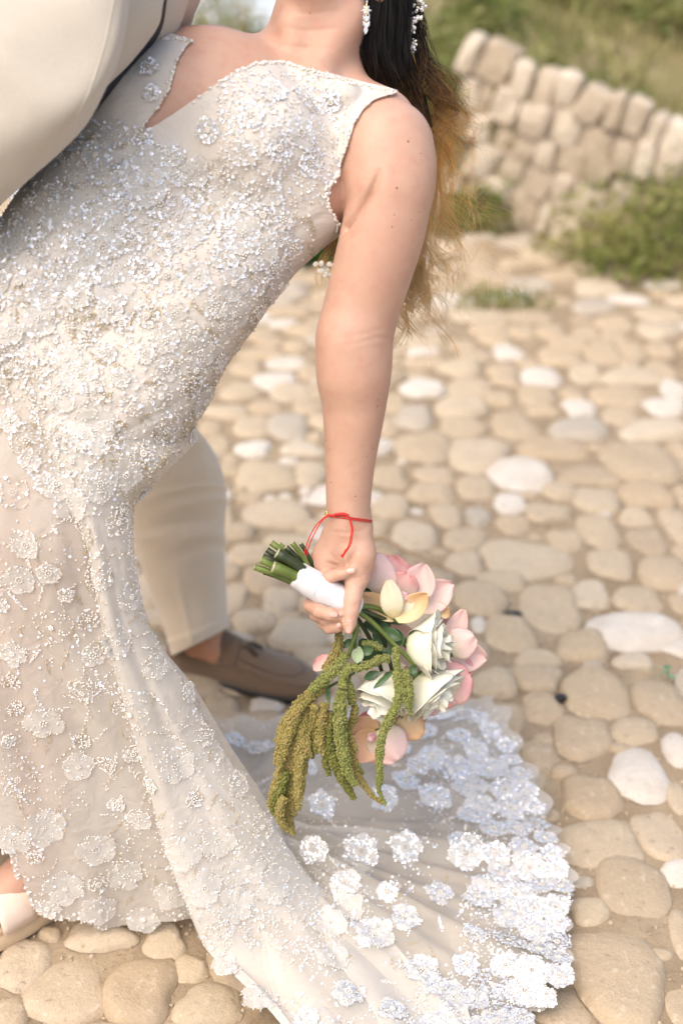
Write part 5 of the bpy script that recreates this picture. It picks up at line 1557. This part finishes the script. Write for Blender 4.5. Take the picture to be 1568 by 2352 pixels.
strand([(900, 600), (930, 720), (960, 830), (970, 900)], [40, 50, 50, 34], G_, 1.885, 1.885)
strand([(870, 760), (850, 900), (850, 1050), (855, 1200), (890, 1420), (930, 1580), (1010, 1690)], [52, 74, 76, 72, 66, 52, 26], G_, 1.866, 1.885)
strand([(1000, 900), (980, 1030), (930, 1150)], [34, 44, 30], O_, 1.89, 1.895)
strand([(760, 960), (740, 1150), (760, 1350), (850, 1580), (930, 1720), (985, 1815)], [40, 60, 66, 58, 44, 26], D_, 1.885, 1.905)
strand([(700, 880), (670, 1050), (650, 1250), (690, 1390)], [44, 54, 50, 22], O_, 1.878, 1.89)
strand([(720, 1300), (710, 1450), (740, 1590)], [40, 44, 22], D_, 1.892, 1.9)
strand([(930, 1150), (960, 1350), (1010, 1550), (1070, 1660), (1160, 1780), (1300, 1880)], [34, 46, 42, 36, 30, 12], O_, 1.89, 1.915)
strand([(950, 1200), (990, 1300), (1015, 1370)], [20, 22, 10], O_, 1.885, 1.89)
strand([(980, 1450), (1040, 1530), (1070, 1580)], [24, 26, 10], D_, 1.895, 1.9)
strand([(1390, 330), (1405, 480), (1410, 640), (1425, 800), (1390, 920), (1320, 1060), (1260, 1200), (1235, 1400), (1235, 1600), (1230, 1740), (1290, 1870)], [30, 40, 44, 54, 54, 52, 46, 44, 38, 26, 12], G_, 1.862, 1.89)
strand([(1480, 560), (1520, 700), (1530, 830), (1540, 930)], [40, 48, 40, 16], G_, 1.868, 1.875)
strand([(1470, 820), (1520, 920), (1540, 1010)], [30, 34, 14], G_, 1.87, 1.875)
strand([(1440, 560), (1450, 700), (1480, 800)], [36, 46, 40], G_, 1.87, 1.872)
# the long drooping olive bundle
for (L, rr, m_) in [([(560, 830), (470, 1000), (400, 1250), (350, 1500), (330, 1700), (330, 1900), (360, 2080), (400, 2170)], [40, 62, 66, 66, 64, 60, 44, 16], O_),
        ([(520, 840), (400, 950), (300, 1080), (215, 1260)], [40, 50, 46, 18], O_), ([(480, 900), (360, 1060), (270, 1280), (215, 1480)], [40, 56, 54, 20], O_),
        ([(440, 980), (340, 1200), (280, 1400), (250, 1545)], [40, 56, 52, 16], O_), ([(360, 1300), (290, 1500), (220, 1720), (160, 1900)], [50, 62, 66, 30], O_),
        ([(330, 1550), (260, 1750), (210, 1900), (240, 1985)], [40, 58, 60, 30], D_), ([(300, 1800), (260, 1930), (280, 2060), (390, 2160)], [40, 52, 46, 14], O_),
        ([(520, 900), (480, 1150), (450, 1400), (440, 1600), (440, 1800), (440, 1930)], [40, 56, 56, 52, 48, 18], O_), ([(560, 880), (540, 1080), (510, 1300), (500, 1480), (512, 1575)], [40, 52, 50, 40, 14], O_),
        ([(600, 900), (590, 1080), (560, 1280), (580, 1410)], [40, 50, 46, 18], O_), ([(480, 1400), (470, 1560), (470, 1700), (470, 1770)], [40, 46, 40, 16], O_),
        ([(620, 1000), (620, 1200), (600, 1300), (625, 1380)], [36, 44, 34, 14], D_), ([(400, 1200), (390, 1450), (390, 1700), (390, 1950), (420, 1960)], [50, 60, 60, 40, 16], O_), ([(540, 1250), (530, 1350), (575, 1405)], [34, 36, 14], O_)]:
    strand(L, rr, m_, 1.870 + pr.uniform(0, .03), 1.905 + pr.uniform(-.02, .02))

# ================================================================== groom
groom = empty('person', tuple(gnd(330, 1560)), label='man in a beige suit bending over the woman, one loafer in view', category='person')
G = SDF((-.98, 1.42, 0.0), (.05, 2.52, 1.72), .007)
GA = gnd(470, 1545, 0.0)
K_ = px(410, 1085, 2.36)
sh0 = np.array([-.322, 2.205, 0]); shd = np.array([.950, -.312, 0]); shy = np.array([.312, .950, 0])
ank = sh0 + shd * .075 + np.array([0, 0, .105])
HIP = px(-150, 640, 2.05)
G.chain([ank + np.array([0, 0, -.03]), ank, K_, px(120, 860, 2.16), HIP], [.030, .030, .032, .036, .06], .015)
G.chain([ank + np.array([0, 0, -.02]), sh0 + shd * .105 + (0, 0, .056), sh0 + shd * .15 + (0, 0, .038), sh0 + shd * .24 + (0, 0, .03)], [.030, .027, .020, .012], .012)
G.cone(ank + (0, 0, -.02), sh0 + shd * .035 + (0, 0, .040), .029, .022, .02)
A2 = np.array([-.86, 2.28, .1])
G.chain([A2, px(-200, 1150, 2.4), HIP], [.04, .056, .09], .03)
G.chain([A2, A2 + np.array([.03, -.06, -.05]), A2 + np.array([.06, -.14, -.065])], [.038, .035, .026], .02)
TOP = px(-120, -40, 1.72)
G.chain([HIP, px(-260, 300, 1.80), TOP], [.11, .10, .11], .05)
G.chain([TOP, px(250, -160, 1.72), px(330, -60, 1.78), px(330, 60, 1.98), px(440, 230, 2.06)], [.08, .062, .048, .04, .036], .04)
G.chain([TOP, px(60, -330, 1.68)], [.06, .055], .04)
G.cone(px(120, -430, 1.66), px(135, -480, 1.66), .09, .09, .04)
GV, GF = G.mesh(); del G
gbody = mk('body', GV, GF, M['skin2'], groom)
mk('hair', IV2 * np.array([.104, .112, .10]) + px(110, -500, 1.69), IF2, M['dark_blue'], groom)
# trousers: standing leg in view
tL = [(399, 1503, 2.585), (388, 1465, 2.57), (362, 1395, 2.545), (326, 1300, 2.49), (296, 1200, 2.43), (268, 1120, 2.39), (230, 1055, 2.36), (150, 985, 2.28), (20, 880, 2.16), (-220, 720, 2.05)]
tR = [(523, 1441, 2.585), (519, 1412, 2.57), (517, 1345, 2.545), (515, 1245, 2.49), (519, 1135, 2.43), (512, 1080, 2.39), (494, 1036, 2.36), (440, 965, 2.28), (300, 800, 2.16), (100, 560, 2.05)]
def tr_fold(t, th):
    f = .0022 * np.sin(2 * th + 1 + 5 * t)
    for (c, w, am, a0, wa) in [(.33, .012, .006, 2.2, .9), (.37, .010, -.005, 2.0, .9), (.41, .012, .006, 2.3, .8), (.30, .012, -.004, 2.5, .8), (.46, .015, .005, 2.1, 1.0), (.36, .012, .004, 1.0, .5)]:
        cc = c + .035 * np.cos(th - a0 + .5)
        f = f + am * np.exp(-((t - cc) / w) ** 2) * np.exp(-((th - a0) / wa) ** 2)
    f = f + .004 * np.exp(-((th - 1.45) / .10) ** 2) * sstep(.0, .05, t) * (1 - sstep(.22, .32, t))
    return f
TV_ = ringloft(tL, tR, [.066, .068, .072, .078, .085, .088, .088, .095, .11, .12], [.066, .068, .072, .078, .085, .088, .088, .095, .11, .12], 110, 90, tr_fold)
inner = TV_[:1] + (TV_[:1].mean(1, keepdims=True) - TV_[:1]) * .06
inner2 = inner + np.array([0, 0, .05])
TW = np.concatenate([inner2, inner, TV_], 0)
trs = mk('trousers', TW.reshape(-1, 3), gridF(112, 90, True), M['trouser'], groom, label='beige trouser leg with a turned-up cuff')
CF = TV_[0:14]
cen = CF.mean(1, keepdims=True)
rows = [cen + (CF - cen) * 1.012]
cf = np.concatenate([(cen + (CF - cen) * k_)[i_:i_ + 1] for i_, k_ in [(0, 1.0), (0, 1.035), (3, 1.035), (6, 1.035), (9, 1.035), (12, 1.035), (12, .995)]], 0)
mk('cuff', cf.reshape(-1, 3), gridF(7, 90, True), M['trouser'], trs)
t2L = [(-260, 1640, 2.5), (-290, 1300, 2.42), (-330, 1050, 2.34), (-330, 700, 2.1)]
t2R = [(-140, 1640, 2.5), (-110, 1300, 2.42), (-40, 1050, 2.34), (40, 700, 2.1)]
mk('trousers', ringloft(t2L, t2R, [.07, .08, .09, .11], [.07, .08, .09, .11], 40, 40).reshape(-1, 3), gridF(40, 40, True), M['trouser'], groom, label='other beige trouser leg hidden behind the gown')
# jacket: body panel, second panel with the sleeve fold, far lapel
jR = [(330, -140, 1.53), (300, -60, 1.53), (282, 0, 1.53), (264, 90, 1.53), (244, 165, 1.535), (218, 230, 1.54), (180, 285, 1.55), (120, 345, 1.57), (60, 395, 1.59), (0, 446, 1.61), (-90, 520, 1.63), (-220, 640, 1.65)]
jL = [(-200, -560, 1.62), (-260, -480, 1.62), (-320, -380, 1.62), (-360, -300, 1.62), (-400, -220, 1.62), (-430, -140, 1.62), (-460, -60, 1.62), (-480, 20, 1.62), (-500, 100, 1.63), (-510, 180, 1.64), (-520, 280, 1.65), (-540, 420, 1.67)]
jf = [.045, .05, .05, .05, .05, .05, .055, .06, .07, .08, .09, .09]
jb = [.18] * 12
JV = ringloft(jR, jL, jf, jb, 90, 120, lambda t, th: .004 * np.sin(3 * th + 9 * t) + .002 * np.sin(7 * th - 14 * t))
jacket = mk('jacket', JV.reshape(-1, 3), gridF(90, 120, True), M['suit'], groom, label='beige suit jacket at the upper left, shaped by a long curved seam')
pR = [(400, -80, 1.645), (372, 0, 1.65), (362, 45, 1.65), (340, 82, 1.65), (298, 135, 1.65), (246, 190, 1.645), (200, 262, 1.64), (140, 325, 1.64)]
pL = [(150, -140, 1.62), (120, -40, 1.62), (110, 20, 1.62), (100, 80, 1.62), (90, 130, 1.62), (80, 170, 1.62), (60, 220, 1.62), (20, 280, 1.62)]
mk('sleeve', ringloft(pR, pL, [.055, .058, .058, .056, .052, .046, .040, .03], [.05] * 8, 60, 60, lambda t, th: .0025 * np.sin(4 * th + 8 * t)).reshape(-1, 3), gridF(60, 60, True), M['suit'], jacket)
vR = [(398, -60, 1.70), (384, 0, 1.70), (374, 48, 1.70), (356, 80, 1.70), (300, 150, 1.70), (230, 230, 1.69), (120, 345, 1.68), (20, 432, 1.67)]
vL = [(200, -60, 1.66), (200, 0, 1.66), (200, 50, 1.66), (200, 90, 1.66), (150, 150, 1.66), (100, 200, 1.66), (0, 280, 1.66), (-100, 380, 1.66)]
mk('dark_strip', ringloft(vR, vL, [.03] * 8, [.06] * 8, 50, 50).reshape(-1, 3), gridF(50, 50, True), M['dark_blue'], groom, label='narrow dark blue strip showing at the jacket edge')  # dark blue strip between the sleeve and the lapel
lR = [(452, -80, 1.73), (430, 0, 1.735), (412, 50, 1.74), (392, 88, 1.745), (352, 128, 1.75), (290, 190, 1.755), (220, 250, 1.76)]
lL = [(330, -80, 1.72), (330, 0, 1.72), (320, 50, 1.72), (300, 80, 1.72), (260, 110, 1.72), (200, 160, 1.72), (140, 220, 1.72)]
mk('lapel', ringloft(lR, lL, [.030, .032, .032, .030, .025, .02, .01], [.05] * 7, 40, 50).reshape(-1, 3), gridF(40, 50, True), M['suit'], jacket)
sp_ = catmull([TOP, px(250, -160, 1.72), px(330, -60, 1.78), px(330, 60, 1.98), px(420, 200, 2.05)], 40)
mb = MB(); mb.add(*tube(sp_, np.linspace(.10, .052, 40) + .002 * np.sin(np.linspace(0, 30, 40)), 24, False)); mb.build('sleeve', M['suit'], jacket)
# raised seam along the jacket
jb_ = BVHTree.FromPolygons(JV.reshape(-1, 3).tolist(), gridF(90, 120, True).tolist())
for L in ([(262, 0), (244, 90), (222, 165), (196, 232), (160, 285), (105, 340)],):
    q = []
    for (u, v) in catmull(np.array(L, float), 60):
        h = hit(jb_, u, v)[0]
        if h is not None: q.append(np.array(h))
    mb = MB(); mb.add(*tube(np.array(q), .0011, 6)); mb.build('seam', M['suit'], jacket)

# loafer
sx = np.linspace(0, 1, 46)
Ls = .295
def prof(xs_, ys_): return np.interp(sx, xs_, ys_)
wv = prof([0, .02, .06, .15, .3, .45, .6, .75, .86, .94, .98, 1], [.006, .017, .026, .032, .034, .040, .046, .047, .042, .031, .019, .005])
hside = prof([0, .05, .15, .3, .38, .5, .7, .85, 1], [.058, .062, .056, .050, .052, .047, .041, .037, .026])
def sh(x, y, z): return sh0 + np.multiply.outer(np.asarray(x), shd) + np.multiply.outer(np.asarray(y), shy) + np.multiply.outer(np.asarray(z), np.array([0, 0, 1.]))
X_ = sx * Ls
off_y = .006 * np.sin(np.pi * sx)
yf = 46
side = []
for k_, (ww, zz) in enumerate([(.93, .010), (1.0, .013), (1.03, .024), (1.0, .6), (.94, .85), (.86, 1.0)]):
    z_ = np.full(yf, zz) if zz < .1 else hside * zz + .004
    if zz > .1: z_ = np.maximum(z_, .026)
    near = sh(X_, off_y - wv * ww, z_); far = sh(X_[::-1], (off_y + wv * ww)[::-1], z_[::-1])
    side.append(np.concatenate([near, far]))
shoe = mk('loafer', np.array(side).reshape(-1, 3), gridF(6, 92, True), M['suede'], groom, label='taupe suede tassel loafer with a black sole')
sm = shoe.modifiers.new('solid', 'SOLIDIFY'); sm.thickness = .003; sm.offset = -1
# vamp and apron
na, nb_ = 34, 21
xa = np.linspace(.36, .985, na); q = np.linspace(-1, 1, nb_)
wa = np.interp(xa, sx, wv) * .88; ha = np.interp(xa, sx, hside) + .002
crown = np.interp(xa, [.36, .40, .5, .7, .85, .985], [.042, .040, .026, .014, .009, .002])
AP = np.stack([sh(xa * Ls, np.interp(xa, sx, off_y) + wa * qq, ha + crown * (1 - abs(qq) ** 2.2)) for qq in q], 1)
mk('vamp', AP.reshape(-1, 3), gridF(na, nb_), M['suede'], shoe).modifiers.new('solid', 'SOLIDIFY').thickness = .003
xe = np.concatenate([np.linspace(.42, .90, 26), np.linspace(.90, .42, 26)])
ye = np.concatenate([-np.interp(np.linspace(.42, .90, 26), [.42, .6, .78, .86, .90], [.66, .74, .76, .6, .12]), np.interp(np.linspace(.90, .42, 26), [.42, .6, .78, .86, .90], [.66, .74, .76, .6, .12])])
def on_vamp(x, qq, up=.0): return sh(x * Ls, np.interp(x, sx, off_y) + np.interp(x, xa, wa) * qq, np.interp(x, xa, ha) + np.interp(x, xa, crown) * (1 - abs(qq) ** 2.2) + up)
seam = np.array([on_vamp(x, y_, .0012) for x, y_ in zip(xe, ye)])
mb = MB(); mb.add(*tube(seam, .0026, 6)); mb.build('apron_seam', M['suede_dark'], shoe)
st = np.array([[on_vamp(x, qq, .002) for qq in np.linspace(-.98, .98, 15)] for x in (.43, .455, .48, .505)])
mk('saddle_strap', st.reshape(-1, 3), gridF(4, 15), M['suede'], shoe).modifiers.new('solid', 'SOLIDIFY').thickness = .003
mb = MB(); mb.add(*scatter(on_vamp(.52, 0, .006)[None], np.array([[.007, .009, .006]]), (IV2, IF2))); mb.build('knot', M['suede'], shoe)
for sgn in (-1, 1):
    mb = MB()
    for k_ in range(16):
        e0 = on_vamp(.52, sgn * .12, .008); e1 = on_vamp(.60 + .02 * rng.uniform(), sgn * .34 + rng.normal(0, .06), .004 + .003 * rng.uniform())
        mb.add(*tube(np.array([e0, (e0 + e1) / 2 + (0, 0, .003), e1]), np.array([.0016, .002, .0018]), 5))
    mb.build('tassel', M['suede_dark'], shoe)
so = []
for (k_, zz) in ((.9, .002), (1.05, .003), (1.07, .012), (.95, .013)):
    so.append(np.concatenate([sh(X_, off_y - wv * k_ - .001, np.full(yf, zz)), sh(X_[::-1], (off_y + wv * k_)[::-1] + .001, np.full(yf, zz))]))
Vs = np.array(so).reshape(-1, 3)
F = gridF(4, 92, True).tolist() + [list(range(92))[::-1], list(range(276, 368))]
mk('outsole', Vs, F, M['sole'], shoe)
